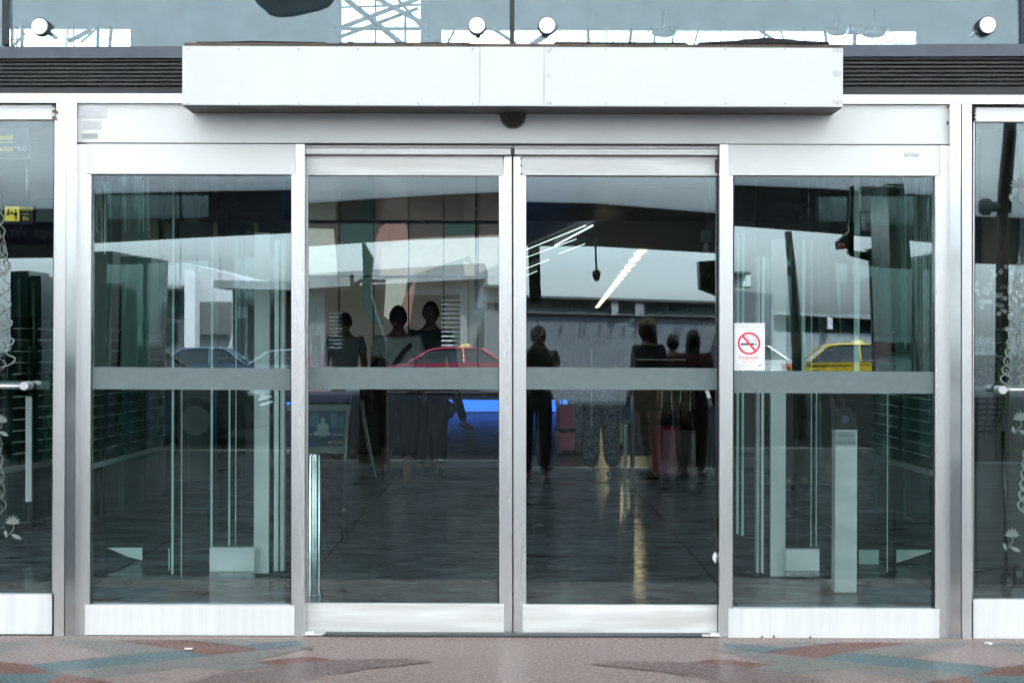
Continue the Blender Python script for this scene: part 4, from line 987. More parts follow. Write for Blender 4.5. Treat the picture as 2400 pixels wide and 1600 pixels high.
b = B(); ibox(b, 722, 740, 695, 790, YW - 1, .03); b.ball((*I(722, 745, YW - 1)[:2], I(722, 745, YW - 1)[2]), .12, (1, .1, 3.0)); o = b.build('pale_green_shape', mat('pale_lime_print', (.42, .52, .36), .5), t)
for px in (795, 876, 958, 1040, 1121):
    b = B(); ibox(b, px - 1.3, px + 1.3, 519, 880, YW - .06, .05); b.build('mullion', BLACK, t)
b = B(); ibox(b, 700, 1215, 646, 649.5, YW - .07, .05); ibox(b, 700, 1215, 519, 524, YW - .07, .05); b.build('transom', BLACK, t)
# cosmetics style light box
t = thing('light_box', 'crimson advert box with a tall red and cream capsule, inside the left sliding door edge', 'advert')
b = B(); ibox(b, 700, 763, 829, 940, 24, .1); b.build('box', mat('crimson_print', (.30, .01, .06), .4, emit=.05), t)
b = B(); x, y, z = I(742, 822, 23.9); b.lathe([(.001, -.20), (.045, -.19), (.052, -.17), (.052, .0)], (x, y, z), 'Z', 16); b.build('cream_end', mat('cream_capsule', (.55, .5, .38), .3), t)
b = B(); b.lathe([(.052, .0), (.052, .15), (.045, .19), (.001, .2)], (x, y, z), 'Z', 16); b.build('red_end', mat('red_capsule', (.5, .02, .03), .3), t)

# tall dark display pillar with arms (reflection mass at px 830-890)
t = thing('display_pillar', 'tall dark rounded pillar with a side arm mirrored in the left sliding door', 'pillar')
b = B(); eprism(b, [(845, 560), (848, 640), (840, 780), (838, 1089), (905, 1089), (900, 800), (878, 735), (866, 690), (864, 640), (868, 600)], 21.5, .4); b.build('body', mat('soot_black', (.018, .018, .018), .5), t)
b = B(); eprism(b, [(816, 642), (824, 642), (826, 662), (842, 652), (900, 655), (900, 660), (842, 660), (826, 680), (818, 676)], 21.4, .1); b.build('arm', MATS['soot_black'], t)

# blue lit counters
BLUE = mat('blue_light_panel', (.04, .16, .8), .4, emit=.22)
YC = 37.6
for a, c, lab in ((1020, 1330, 'blue lit service counter far inside between the two sliding doors'), (655, 700, 'blue lit counter end far inside at the left jamb')):
    t = thing('service_counter', lab, 'counter')
    b = B(); ibox(b, a, c, 938, 964, YC, .3); b.build('lit_front', BLUE, t)
    b = B(); ibox(b, a - 2, c + 2, 900, 937, YC + .02, .3); b.build('fascia', mat('grey_fascia', (.10, .12, .125), .5), t)
    b = B(); ibox(b, a, c, 964, 966, YC - .02, .3); b.build('plinth', mat('plinth_pale', (.3, .35, .4), .4), t)
    if a == 1020:
        x, y, z = I(1168, 926, YC - .02); text('lettering', 'AIRPORT', .16, (x + .1, y, z), BLKP, t)

# ceiling lamps
LAMP = mat('warm_lamp', (1.0, .72, .38), .4, emit=1.2)
LAMPW = mat('white_tube', (.85, .95, .95), .4, emit=.22)
for i in range(19):
    Yl = 37.9 + (97 - 37.9) * i / 18; x = 2.56 + (4.37 - 2.56) * i / 18; ln = .85
    o = B().box(x - .07, x + .07, Yl - D - ln, Yl - D + ln, 3.17, 3.185).build('ceiling_downlight', LAMP)
    tag(o, ('highest and nearest warm lamp of the diagonal row in the right sliding door' if i == 0 else 'lowest and farthest warm lamp of the diagonal row in the right sliding door' if i == 18 else 'small warm ceiling lamp between the ends of the diagonal row'), 'ceiling lamp', 'warm ceiling lamps in one long row')
for k_, (a, c, d, e, r_) in enumerate(((1372, 528, 1233, 585, 0.0084), (1388, 528, 1300, 575, 0.0150), (1350, 560, 1233, 603, 0.0060), (1370, 571, 1310, 594, 0.0060), (1286, 608, 1233, 629, 0.0084), (1258, 635, 1233, 646, 0.0072))):
    Ya = (3.14 - H) * F / (800 - c); Yb_ = (3.14 - H) * F / (800 - e)
    o = B().tube([((a - 1200) * Ya / F, Ya - D, 3.14), ((d - 1200) * Yb_ / F, Yb_ - D, 3.14)], r_, 6).build('tube_light', LAMPW)
    tag(o, ('longest thin', 'thickest', 'second long thin', 'short thin detached', 'lower', 'lowest and shortest')[k_] + ' pale slanting tube light under the dark ceiling', 'tube light', 'slanting tube lights under the dark ceiling')

# misc hanging things
def hang(nm, cat, lab, pts, Y, m, dep=.08, rod=None):
    t = thing(nm, lab, cat); b = B(); iprism(b, pts, Y, dep); b.build('panel', m, t)
    if rod: x, y, z = I(*rod, Y); B().tube([(x, y + .03, z), (x, y + .03, 2.92)], .012, 6).build('rod', STEEL, t)
MINTP = mat('pale_mint_sheet', (.34, .44, .40), .5)
hang('hanging_sheet', 'sheet', 'pale mint tilted sheet hanging beside the gap in the left sliding door', [(1088, 742), (1141, 711), (1136, 745), (1098, 768)], 22, MINTP, .02, (1115, 730))
hang('hanging_sheet', 'sheet', 'small pale mint sheet cut off by the centre stile', [(1157, 706), (1180, 700), (1180, 726), (1160, 733)], 22, MINTP, .02, (1170, 705))
hang('exit_box', 'sign', 'small grey box sign hanging near the right edge of the right sliding door', [(1644, 540), (1668, 538), (1668, 567), (1644, 567)], 16, mat('grey_sign_face', (.20, .25, .24), .4), .1, (1656, 540))
b = B(); x, y, z = I(1655, 578, 16); b.ball((x, y, z), .025, (1, 1, 1.3)); b.ball((x, y, z - .04), .03); tag(b.build('exit_lamp', WHITEP), 'small white lamp head under the grey box sign', 'lamp')
t = thing('security_camera_pair', 'two white cameras on one bracket above the woman with the headband', 'cameras')
for px, py in ((1463, 760), (1480, 750)):
    x, y, z = I(px, py, 18); b = B(); Mr = Matrix.Translation((x, y, z)) @ Matrix.Rotation(R(-25), 4, 'Y'); b.box(-.03, .03, -.06, .06, -.02, .02, .006, M=Mr); b.build('camera', WHITEP, t)
    x, y, z = I(px - 1, py + 8, 18); B().tube([(x, y, z), (I(1484, 775, 18)[0], y, I(1484, 775, 18)[2])], .012, 6).build('bracket', STEEL, t)
x, y, z = I(1484, 770, 18); B().tube([(x, y + .03, z + .05), (x, y + .03, 0)], .022, 8).build('pole', mat('grey_pole', (.2, .2, .2), .5), t)
b = B(); ibox(b, 1384.5, 1389, 820, 1000, 19, .02); tag(b.build('white_post', mat('white_post_paint', (.75, .78, .76), .4)), 'thin white upright post in the right sliding door above the frosted strip', 'post')
# kiosk
t = thing('leaflet_kiosk', 'pale grey leaflet kiosk headed Free Copy with a blue framed poster below', 'kiosk')
YK = 20.5
b = B(); ibox(b, 1433, 1482, 778, 794, YK, .1); b.build('header', mat('grey_blue_header', (.16, .19, .24), .5), t)
b = B(); iprism(b, [(1433, 795), (1482, 795), (1480, 838), (1474, 862), (1444, 862), (1436, 838)], YK, .3); b.build('body', mat('pale_kiosk', (.27, .34, .32), .5), t)
b = B(); ibox(b, 1441, 1476, 816, 834, YK - .01, .02); b.build('slot', mat('dark_teal_slot', (.02, .06, .07), .3), t)
x, y, z = I(1458, 785, YK - .01); text('lettering', 'Free Copy', .055, (x, y - .002, z), mat('pale_lilac_print', (.5, .52, .62), .5), t)
b = B(); ibox(b, 1455, 1486, 862, 992, YK + .1, .04); b.build('poster_frame', mat('light_blue_frame', (.20, .30, .33), .5), t)
b = B(); ibox(b, 1460, 1479, 930, 983, YK + .09, .02); b.build('poster', mat('deep_blue_poster', (.01, .05, .16), .4), t)
b = B(); x0, y, _ = I(1462, 990, YK + .1); b.box(x0, x0 + .04, y, y + .04, 0, .5); b.build('leg', STEEL, t)
# signs in the left swing door
t = thing('hanging_direction_sign', 'dark hanging direction sign with yellow pictogram seen through the left swing door', 'sign')
YS_ = 14
b = B(); ibox(b, -160, 78, 477, 524, YS_, .08); b.build('board', mat('black_sign_face', (.012, .012, .014), .3), t)
b = B(); ibox(b, 11, 45, 484, 518, YS_ - .01, .01, .003); b.build('pictogram', mat('yellow_sign', (.50, .42, .05), .4, emit=.12), t)
b = B()
for a, c, e, f in ((15, 21, 502, 505), (14, 36, 500.5, 503), (33, 40, 497, 506), (34, 36, 505, 515), (37.5, 39.5, 505, 515), (17, 22, 494, 500), (24, 30, 496, 500)): ibox(b, a, c, e, f, YS_ - .014, .004)
for px, py in ((36.5, 492.5), (20, 491)): x, y, z = I(px, py, YS_ - .012); b.ball((x, y, z), .007, (1, .3, 1))
b.build('pictogram_print', BLKP, t)
YP = mat('yellow_print', (.55, .47, .08), .5, emit=.1)
x, y, z = I(62, 489, YS_ - .01); text('lettering', 'ตรวจ', .045, (x, y, z), YP, t, align='CENTER')
x, y, z = I(53, 512, YS_ - .01); text('lettering', 'Do', .035, (x, y, z), YP, t, align='LEFT')
b = B(); ibox(b, 53, 66, 501.2, 502.2, YS_ - .014, .004); b.build('underline', YP, t)
for px in (-60, 60): x, y, z = I(px, 478, YS_); B().tube([(x, y + .04, z), (x, y + .04, 2.93)], .012, 6).build('rod', STEEL, t)
t = thing('hanging_row_sign', 'blue grey hanging sign with yellow lines and row letters at the far left', 'sign')
b = B(); ibox(b, -200, 68, 285, 372, 12, .05); b.build('board', mat('blue_grey_board', (.05, .065, .075), .4), t)
x, y, z = I(30, 322, 12 - .01); text('lettering', 'International', .05, (x, y, z), YP, t, align='RIGHT')
x, y, z = I(31, 350, 12 - .01); text('lettering', 'Check-in | ตรวจบัตร', .04, (x, y, z), YP, t, align='RIGHT')
WPR = MATS['white_print']
x, y, z = I(52, 350, 12 - .01); text('lettering', 'A-D', .045, (x, y, z), WPR, t, sx=.8); x, y, z = I(43, 345, 12 - .01); text('lettering', 'Row', .018, (x - .01, y, z), WPR, t, sx=.8)
b = B(); ibox(b, 0, 31, 333, 334.3, 12 - .012, .004); b.build('underline', YP, t)
b = B(); ibox(b, 66, 140, 430, 466, 16, .05); tag(b.build('cream_lamp_panel', mat('cream_panel', (.42, .38, .30), .5)), 'cream panel high behind the left swing door', 'panel')
b = B(); ibox(b, 68, 145, 468, 520, 15.5, .05); tag(b.build('mint_panel', MINTP), 'pale mint panel beside the hanging yellow pictogram sign', 'panel')
# luggage wrapping banner outside, facing the doors so that it mirrors in the left swing door
t = thing('wrapping_banner', 'dark navy banner whose lettering appears mirrored in the left swing door', 'banner')
b = B(); x0, y, z1 = E(-170, 517, 20); x1, _, z0 = E(160, 572, 20); b.box(x0, x1, y - .04, y, z0, z1); b.build('cloth', mat('navy_cloth', (.02, .025, .06), .6), t)
x, y, z = E(60, 543, 20); text('lettering', 'Luggage Wrapping', .15, (x - .02, y + .002, z), mat('pale_grey_print', (.4, .45, .45), .5), t, rot=(R(90), 0, R(180)))
B().tube([(x0 + .1, y - .06, z1), (x0 + .1, y - .06, -0.0)], .03, 8).build('pole', GREYPOLE, t); B().tube([(x1 - .1, y - .06, z1), (x1 - .1, y - .06, -0.0)], .03, 8).build('pole', GREYPOLE, t)

# yellow sign and blue monitor behind the right swing door
t = thing('info_column', 'dark column with amber sign and blue flight display behind the right swing door', 'display column')
b = B(); ibox(b, 2313, 2352, 590, 1100, 14.5, .15); b.build('column', WALLD, t)
b = B(); ibox(b, 2319, 2350, 604, 630, 14.48, .02); b.build('amber_sign', mat('amber_sign', (.50, .28, .05), .4, emit=.15), t)
x, y, z = I(2341, 616, 14.46); text('lettering', 'K', .05, (x, y, z), BLKP, t)
b = B(); ibox(b, 2313, 2351, 649, 656, 14.48, .02); b.build('display_header', BLUE, t)
b = B(); ibox(b, 2332, 2350, 657, 700, 14.48, .02); b.build('display', mat('navy_screen', (.01, .03, .16), .3, emit=.1), t)
b = B()
for i in range(7): ibox(b, 2335, 2346, 660 + i * 5.5, 661.3 + i * 5.5, 14.475, .003)
b.build('display_text', mat('pale_screen_text', (.3, .5, .8), .5, emit=.2), t)
for a, c in ((2296, 2311), (2362, 2384)):
    b = B(); ibox(b, a, c, 605, 760, 15, .1); tag(b.build('white_light_panel', PALEP), 'pale upright panel %s the info column behind the right swing door' % ('left of' if a < 2300 else 'right of'), 'panel')
b = B(); iprism(b, [(2284, 560), (2400, 525), (2700, 500), (2700, 480), (2400, 505), (2284, 500)], 19, .3); tag(b.build('dark_bulkhead', mat('bulkhead_teal', (.05, .075, .075), .5)), 'dark slanting bulkhead behind the right swing door', 'bulkhead')
# planter with orchids
t = thing('orchid_planter', 'planter of white orchids and green leaves behind the right swing door', 'plant')
YO = 10.8
LEAFM = mat('dark_green_leaf', (.04, .09, .03), .45, 0, .25, 20); STEMM = mat('plant_stem', (.05, .08, .03), .6); PETAL = mat('white_petal', (.62, .60, .60), .6, 0, .1, 30, col2=(.45, .36, .42))
b = B(); x0, y, z0 = I(2290, 905, YO); x1 = I(2480, 905, YO)[0]; b.box(x0, x1, y, y + .35, .0, z0, .01); b.build('planter_box', mat('black_planter', (.02, .02, .022), .4), t)
b = B(); random.seed(11)
for i in range(420):
    px = random.uniform(2288, 2450); py = random.gauss(845, 28) if random.random() < .6 else random.uniform(780, 900); x, yy, z = I(px, py, YO + random.uniform(0, .3))
    a = random.uniform(0, 6.28); ln = random.uniform(.012, .028); d = Vector((math.cos(a), random.uniform(-.6, .3), math.sin(a))).normalized() * ln; u = Vector((-d.z, 0, d.x)) * .35; c = Vector((x, yy, z))
    f = b.bm.faces.new([b.bm.verts.new(p) for p in (c - d, c + u, c + d, c - u)])
b.build('leaves', LEAFM, t)
b = B()
for i in range(9):
    px = 2292 + i * 15 + random.uniform(-5, 5); x, yy, z = I(px, 870, YO + .1); x2, _, z2 = I(px + random.uniform(-14, 10), 730, YO + .1); x3, _, z3 = I(px + random.uniform(-25, 15), random.uniform(645, 690), YO + .1)
    b.tube([(x, yy, z), (x2, yy, z2), (x3, yy, z3)], .004, 5)
for i in range(5):
    px = 2340 + i * 14; x, yy, z = I(px, 860, YO - .05); q = [(x + random.uniform(-.012, .012), yy, z - k * .06) for k in range(10)]; b.tube(q, .0022, 4)
b.build('stems', STEMM, t)
b = B()
for i in range(70):
    px = random.uniform(2284, 2440); py = random.gauss(690, 26); x, yy, z = I(px, py, YO + random.uniform(-.05, .2))
    for k in range(5):
        a = k * 1.2566 + random.uniform(-.2, .2); r_ = random.uniform(.013, .018)
        c = Vector((x, yy, z)); d = Vector((math.cos(a), random.uniform(-.5, .1), math.sin(a))) * r_; u = Vector((-d.z, 0, d.x)) * .55
        b.bm.faces.new([b.bm.verts.new(p) for p in (c, c + d * .6 + u, c + d, c + d * .6 - u)])
b.build('blossoms', PETAL, t)
b = B()
for i in range(60):
    px = random.uniform(2335, 2400); py = random.uniform(900, 1060); x, yy, z = I(px, py, YO - .06); a = random.uniform(0, 6.28); d = Vector((math.cos(a), 0, math.sin(a))) * .011; u = Vector((-d.z, 0, d.x)) * .6; c = Vector((x, yy, z))
    b.bm.faces.new([b.bm.verts.new(p) for p in (c - d, c + u, c + d, c - u)])
b.build('trailing_leaves', LEAFM, t)
# wire basket trolley at the right
t = thing('basket_trolley', 'black wire basket trolley behind the right swing door', 'trolley')
b = B(); 
for k in range(7):
    r0 = .13 - .012 * k; 
    x, y, z = I(2300, 925, 10.4); zc = z - .02 - k * .03
    q = [(x + math.cos(a * .3142) * r0 * 1.0, y + math.sin(a * .3142) * r0, zc) for a in range(21)]; b.tube(q, .003, 4)
for k in range(12):
    a = k * .5236; b.tube([(x + math.cos(a) * .13, y + math.sin(a) * .13, z - .02), (x + math.cos(a) * .11, y + math.sin(a) * .11, z - .12), (x + math.cos(a) * .05, y + math.sin(a) * .05, z - .22)], .003, 4)
b.build('basket', BLACK, t)
b = B(); b.tube([(x - .12, y, z + .05), (x - .1, y, .12)], .011, 8); b.tube([(x + .12, y, z - .2), (x + .14, y, .14)], .011, 8); b.tube([(x - .1, y, .14), (x + .3, y + .4, .14)], .011, 8); b.build('frame', BLACK, t)
for dx in (-.1, .14, .3): B().lathe([(.03, -.015), (.07, -.015), (.07, .015), (.03, .015)], (x + dx, y + (0 if dx < .2 else .4), .07), 'X', 16).build('wheel', BLACK, t)

# ================================================================== PEOPLE
SKINM = mat('skin', (.42, .25, .17), .55, 0, .05, 20); SKIND = mat('skin_backlit_dark', (.22, .12, .075), .55, 0, .05, 20)  # second skin is darkened to paint in the shade of backlit faces
HAIRM = mat('black_hair', (.010, .009, .009), .4, 0, .3, 60, (8, 8, 1)); SHOE = mat('dark_shoe', (.02, .02, .022), .5); SOLE = mat('pale_sole', (.45, .46, .46), .6)
def skin_mesh(edges_pts, sub=1):
    """edges_pts: list of chains [(pos, (rx, ry)) ...] sharing points by position; first point is the root"""
    verts, rad, edges, idx = [], [], [], {}
    for ch in edges_pts:
        prev = None
        for p, r in ch:
            key = tuple(round(c, 4) for c in p)
            if key not in idx: idx[key] = len(verts); verts.append(p); rad.append(r if isinstance(r, tuple) else (r, r))
            i = idx[key]
            if prev is not None and prev != i and (prev, i) not in edges: edges.append((prev, i))
            prev = i
    me = bpy.data.meshes.new('tmp'); me.from_pydata(verts, edges, []); o = bpy.data.objects.new('tmp', me); C.objects.link(o)
    o.modifiers.new('s', 'SKIN'); m2 = o.modifiers.new('u', 'SUBSURF'); m2.levels = sub; m2.render_levels = sub
    for i, v in enumerate(me.skin_vertices[0].data): v.radius = (rad[i][0] * 1.13, rad[i][1] * 1.13) if rad[i][0] > .02 else rad[i]; v.use_root = (i == 0)
    bpy.context.view_layer.update()
    ev = o.evaluated_get(bpy.context.evaluated_depsgraph_get()); out = bpy.data.meshes.new_from_object(ev)
    bpy.data.objects.remove(o); bpy.data.meshes.remove(me)
    for p in out.polygons: p.use_smooth = True
    return out
def head_into(bm, c, yaw, tilt, s=1):
    g = bmesh.ops.create_uvsphere(bm, u_segments=20, v_segments=16, radius=1)
    M = Matrix.Translation(c) @ Matrix.Rotation(yaw, 4, 'Z') @ Matrix.Rotation(tilt, 4, 'X')
    for v in g['verts']:
        x, y, z = v.co; q = Vector((x * .076, y * .096, z * .118))
        if z < 0: q.x *= 1 + z * .28; q.y = q.y * (1 + z * .18) - .012 * -z
        if y < -.3:
            if abs(x) < .22 and -.25 < z < .12: q.y -= .020 * (1 - abs(x) / .22) * (1 - abs(z + .12) / .3)
            if .15 < abs(x) < .55 and 0.02 < z < .25: q.y += .008
            if abs(x) < .3 and -.62 < z < -.4: q.y -= .006
            if z < -.75: q.y -= .006
        if abs(x) > .9 and abs(z) < .3 and -.3 < y < .35: q.x *= 1.14
        v.co = M @ (q * s)
    for f in set(f for v in g['verts'] for f in v.link_faces): f.smooth = True
def person(label, x, y, rz, h=1.7, z0=0, legs=((0, 0), (0, 0)), arms=None, top='shirt', top_col=(.03, .03, .03), leg_col=(.006, .006, .007), leg_to='ankle', hair='short', skin=None, head=(0, 0), lean_=0, sleeve='short', top_m=None, leg_m=None, hips=1.0, group=None, shoes=SHOE):
    t = thing('person', label, 'person', (x, y, z0), rz, group); t.scale = (h / 1.72,) * 3
    sm = skin or SKINM
    pel = (0, 0, .95); 
    def tl(p):  # torso lean forward (-y)
        z = p[2] - .95; return (p[0], p[1] - math.sin(lean_) * z, .95 + math.cos(lean_) * z)
    sp = tl((0, .0, 1.12)); ch_ = tl((0, .0, 1.32)); nk = tl((0, .005, 1.46)); hb_ = tl((0, -.01, 1.55))
    L = []; joints = []
    for sgn, (a, kb) in zip((-1, 1), legs):
        hp = (sgn * .09, 0, .90); kn = (sgn * .10, -math.sin(a) * .43, .90 - math.cos(a) * .43)
        a2 = a - kb; an = (sgn * .10, kn[1] - math.sin(a2) * .41, kn[2] - math.cos(a2) * .41)
        joints.append((hp, kn, an, a2))
    if arms is None: arms = (((-.23, .02, 1.14), (-.24, -.05, .90)), ((.23, .02, 1.14), (.24, -.05, .90)))
    body = [[(pel, (.13, .10)), (sp, (.12, .085)), (ch_, (.13, .095)), (nk, .058), (hb_, .058)]]
    for hp, kn, an, a2 in joints:
        mid = tuple((kn[i] * .55 + an[i] * .45) for i in range(3)); mid = (mid[0], mid[1] + .015, mid[2])
        foot = Vector((0, -math.cos(a2), -math.sin(-a2) * -1)); 
        d = Vector((0, -math.cos(a2), math.sin(a2) * -1)); toe = Vector(an) + Vector((0, -.15, -.055)) if abs(a2) < .25 else Vector(an) + Vector((0, -.09 * math.cos(a2), -.14)) 
        body.append([(pel, (.13, .10)), (hp, .085), (kn, .054), (mid, .052), (an, .034), (tuple(toe), (.035, .024))])
    sh = []
    for sgn, (el, wr) in zip((-1, 1), arms):
        s_ = tl((sgn * .180, .005, 1.405)); el = tl(el); wr = tl(wr)
        dv = (Vector(wr) - Vector(el)).normalized(); pm = Vector(wr) + dv * .05
        body.append([(ch_, (.13, .095)), (s_, .05), (el, .037), (wr, .026), (tuple(pm), (.034, .018))])
        side = dv.cross(Vector((0, 1, 0)) if abs(dv.y) < .8 else Vector((0, 0, 1))).normalized()
        side = Vector((0, -1, 0)) if abs(dv.z) > .8 else Vector((1, 0, 0))
        curl = Vector((-sgn * .3, -.1, 0)) if abs(dv.z) > .8 else Vector((0, 0, .3))
        for k in range(4):
            f0 = pm + side * (.021 - .014 * k) + dv * .02; ln = (.036, .042, .039, .030)[k]
            f1 = f0 + dv * ln; f2 = f1 + (dv + curl * 1.5).normalized() * ln * .7
            body.append([(tuple(pm), (.034, .018)), (tuple(f0), .0095), (tuple(f1), .0085), (tuple(f2), .007)])
        th = Vector(wr) + dv * .02 + side * .028; body.append([(tuple(wr), .026), (tuple(th), .011), (tuple(th + dv * .035 + side * .012), .009)])
        sh.append((s_, el, wr))
    me = skin_mesh(body); bm = bmesh.new(); bm.from_mesh(me)
    hc = Vector(tl((0, -.02, 1.605))); head_into(bm, hc, head[0], head[1]); bm.to_mesh(me); bm.free(); me.name = 'body'
    link('body', me, sm, t)
    # trousers / shorts / skirt
    lm = leg_m or mat('cloth_%02x%02x%02x' % tuple(int(c * 255) for c in leg_col), leg_col, .8, 0, .15, 12)
    tc_ = [[((0, 0, .97), (.150 * hips, .120 * hips)), ((0, 0, 1.06), (.140, .105))]]
    for hp, kn, an, a2 in joints:
        hp2 = (hp[0], hp[1], .86)
        if leg_to == 'ankle': e = tuple(kn[i] * .08 + an[i] * .92 for i in range(3)); tc_.append([((0, 0, .97), (.150 * hips, .120 * hips)), (hp2, .105 * hips), (kn, .075 * (hips if hips > 1.2 else 1)), (e, .062 * (1.5 if hips > 1.2 else 1))])
        elif leg_to == 'calf': e = tuple(kn[i] * .5 + an[i] * .5 for i in range(3)); tc_.append([((0, 0, .97), (.150, .120)), (hp2, .105), (kn, .078), (e, .072)])
        else: e = tuple(hp[i] * .5 + kn[i] * .5 for i in range(3)); tc_.append([((0, 0, .97), (.150, .120)), (hp2, .108), (e, .098)])
    link({'thigh': 'shorts'}.get(leg_to, 'trousers'), skin_mesh(tc_), lm, t)
    tm = top_m or mat('cloth_%02x%02x%02x' % tuple(int(c * 255) for c in top_col), top_col, .8, 0, .12, 12)
    tt_ = [[(tl((0, 0, .98)), (.150, .118)), (tl((0, 0, 1.12)), (.142, .105)), (tl((0, 0, 1.30)), (.158, .115)), (tl((0, 0, 1.415)), (.125, .078)), (tl((0, .0, 1.462)), (.062, .058))]]
    for s_, el, wr in sh:
        e = tuple(s_[i] * .35 + el[i] * .65 for i in range(3))
        chn = [(tl((0, 0, 1.30)), (.158, .115)), (s_, .068), (e, .058)]
        if sleeve == 'long': chn = chn[:2] + [(el, .050), (tuple(el[i] * .1 + wr[i] * .9 for i in range(3)), .038)]
        tt_.append(chn)
    link(top, skin_mesh(tt_), tm, t)
    # shoes
    for hp, kn, an, a2 in joints:
        b = B(); M = Matrix.Translation(an) @ Matrix.Rotation(a2 if abs(a2) > .25 else 0, 4, 'X')
        g = bmesh.ops.create_uvsphere(b.bm, u_segments=14, v_segments=10, radius=1)
        for v in g['verts']:
            q = Vector((v.co.x * .045 * (1 + .1 * -v.co.y), v.co.y * .135 - .055, v.co.z * .05 - .035))
            if q.z < -.065: q.z = -.065
            v.co = M @ q
        for f in b.bm.faces: f.smooth = True
        sh_ = b.build('shoe', shoes, t)
    # hair
    b = B(); M = Matrix.Translation(hc) @ Matrix.Rotation(head[0], 4, 'Z') @ Matrix.Rotation(head[1], 4, 'X')
    g = bmesh.ops.create_uvsphere(b.bm, u_segments=20, v_segments=14, radius=1); dele = []
    for v in g['verts']:
        x_, y_, z_ = v.co; n_ = 1 + random.uniform(-.02, .035)
        q = Vector((x_ * .086 * n_, y_ * .106 * n_ + .008, z_ * .126 * n_ + .008))
        if hair == 'short':
            if z_ < -.25 or (y_ < -.45 and z_ < .45): dele.append(v)
        else:
            if y_ < -.4 and z_ < .5: dele.append(v)
            if z_ < -.1 and y_ >= -.4: q.z -= .22 * min(1, (-z_ - .1) * 1.4); q.x *= 1.05 + .15 * -z_; q.y = q.y * .7 + .03
        v.co = M @ q
    bmesh.ops.delete(b.bm, geom=dele, context='VERTS')
    for f in b.bm.faces: f.smooth = True
    ho = b.build('hair', HAIRM, t); md = ho.modifiers.new('t', 'SOLIDIFY'); md.thickness = .012
    return t, hc, sh
def pin(px, feet): Y = H * F / (feet - 800 - ROLL * (px - 1200)); return (px - 1200 + ROLL * (feet - 800)) * Y / F, Y - D, Y
STRIPE = mat('blue_white_stripes', (.35, .40, .42), .8)
def stripes(name, c1, c2, sc, axis='X', dist=0.0):
    m = bpy.data.materials.new(name); m.use_nodes = True; n = m.node_tree.nodes; l = m.node_tree.links; b = n['Principled BSDF']
    tc = n.new('ShaderNodeTexCoord'); wv = n.new('ShaderNodeTexWave'); wv.bands_direction = axis; wv.inputs['Scale'].default_value = sc; wv.inputs['Distortion'].default_value = dist; wv.inputs['Detail'].default_value = 3; wv.inputs['Detail Scale'].default_value = 6
    cr = n.new('ShaderNodeValToRGB'); cr.color_ramp.elements[0].position = .45; cr.color_ramp.elements[1].position = .55; cr.color_ramp.elements[0].color = (*c1, 1); cr.color_ramp.elements[1].color = (*c2, 1)
    l.new(tc.outputs['Object'], wv.inputs['Vector']); l.new(wv.outputs[0], cr.inputs[0]); l.new(cr.outputs[0], b.inputs['Base Color']); b.inputs['Roughness'].default_value = .8; return m
STR = stripes('striped_shirt', (.05, .08, .10), (.40, .44, .45), 28); PAT = stripes('ikat_pattern', (.02, .035, .09), (.46, .50, .52), 5, 'Z', 14)
WALK = ((.42, .12), (-.30, .55))
# man in white tee, seen from behind
x, y, Y = pin(932, 1145)
t, hc, sh = person('man in white tee with black cross body bag striding away inside the left sliding door', x, y, math.pi, 1.72, legs=((-.12, .05), (.05, .95)), top_col=(.88, .90, .90), leg_to='calf', skin=SKIND)
b = B(); b.tube([(-.17, -.04, 1.41), (-.08, -.125, 1.32), (.06, -.13, 1.12), (.15, -.08, .98)], .022, 6, flat=.4); b.tube([(-.17, .04, 1.41), (-.06, .135, 1.30), (.08, .14, 1.10), (.15, .08, .98)], .024, 6, flat=.4)
b.ball((.16, .13, 1.06), .14, (.75, .55, 1.35)); b.build('shoulder_bag', mat('bag_black', (.012, .012, .014), .6), t)
x, y, Y = pin(1008, 1112); person('tall person in black top standing beside the man in the white tee', x, y, .2, 1.80, top_col=(.012, .012, .014), sleeve='long', skin=SKIND)
x, y, Y = pin(808, 1075); person('man in fine striped shirt near the dark display pillar', x, y, math.pi + .2, 1.72, top_m=STR, skin=SKIND)
x, y, Y = pin(1004, 1140); x, y, Y = pin(1006, 1085)
t, hc, sh = person('person in dark red jacket with blue scarf behind the white tee man', x, y - .9, .1, 1.50, top_col=(.12, .012, .02), sleeve='long', skin=SKIND)
B().tube([(-.06, -.11, 1.42), (-.07, -.14, 1.25), (-.05, -.15, 1.1)], .028, 6, flat=.4).build('scarf', mat('scarf_blue', (.05, .14, .25), .8), t)
# far walkers
x, y, Y = pin(1052, 1008); t, hc, sh = person('small distant walker in front of the blue lit counter', x, y, 1.3, 1.66, legs=WALK, top_col=(.10, .02, .03), sleeve='long', skin=SKIND)
x, y, Y = pin(880, 962); person('far off person in dark clothes left of the walking man', x, y, 0, 1.66, skin=SKIND)
x, y, Y = pin(905, 958); person('far off person in red top beside another in dark clothes', x, y, 2, 1.66, top_col=(.35, .03, .02), skin=SKIND)
# patterned outfit
x, y, Y = pin(1366, 1058); person('woman in wide blue and white patterned trousers behind the pink suitcase', x, y, .5, 1.62, legs=((.1, 0), (-.1, 0)), top_col=(.05, .06, .07), leg_m=PAT, hips=1.5, hair='long', skin=SKIND)
x, y, Y = pin(1408, 1118); person('slimmer woman in navy and white patterned trousers right of the pink suitcase', x, y, -.3, 1.62, legs=((.08, 0), (-.12, .1)), top_col=(.04, .04, .05), leg_m=PAT, hips=1.25, hair='long', skin=SKIND)
x, y, Y = pin(1252, 1134); person('person in black walking inside just right of the central gap', x, y, 0, 1.60, legs=((.15, .1), (-.2, .3)), sleeve='long', skin=SKIND, top_col=(.012, .014, .016))
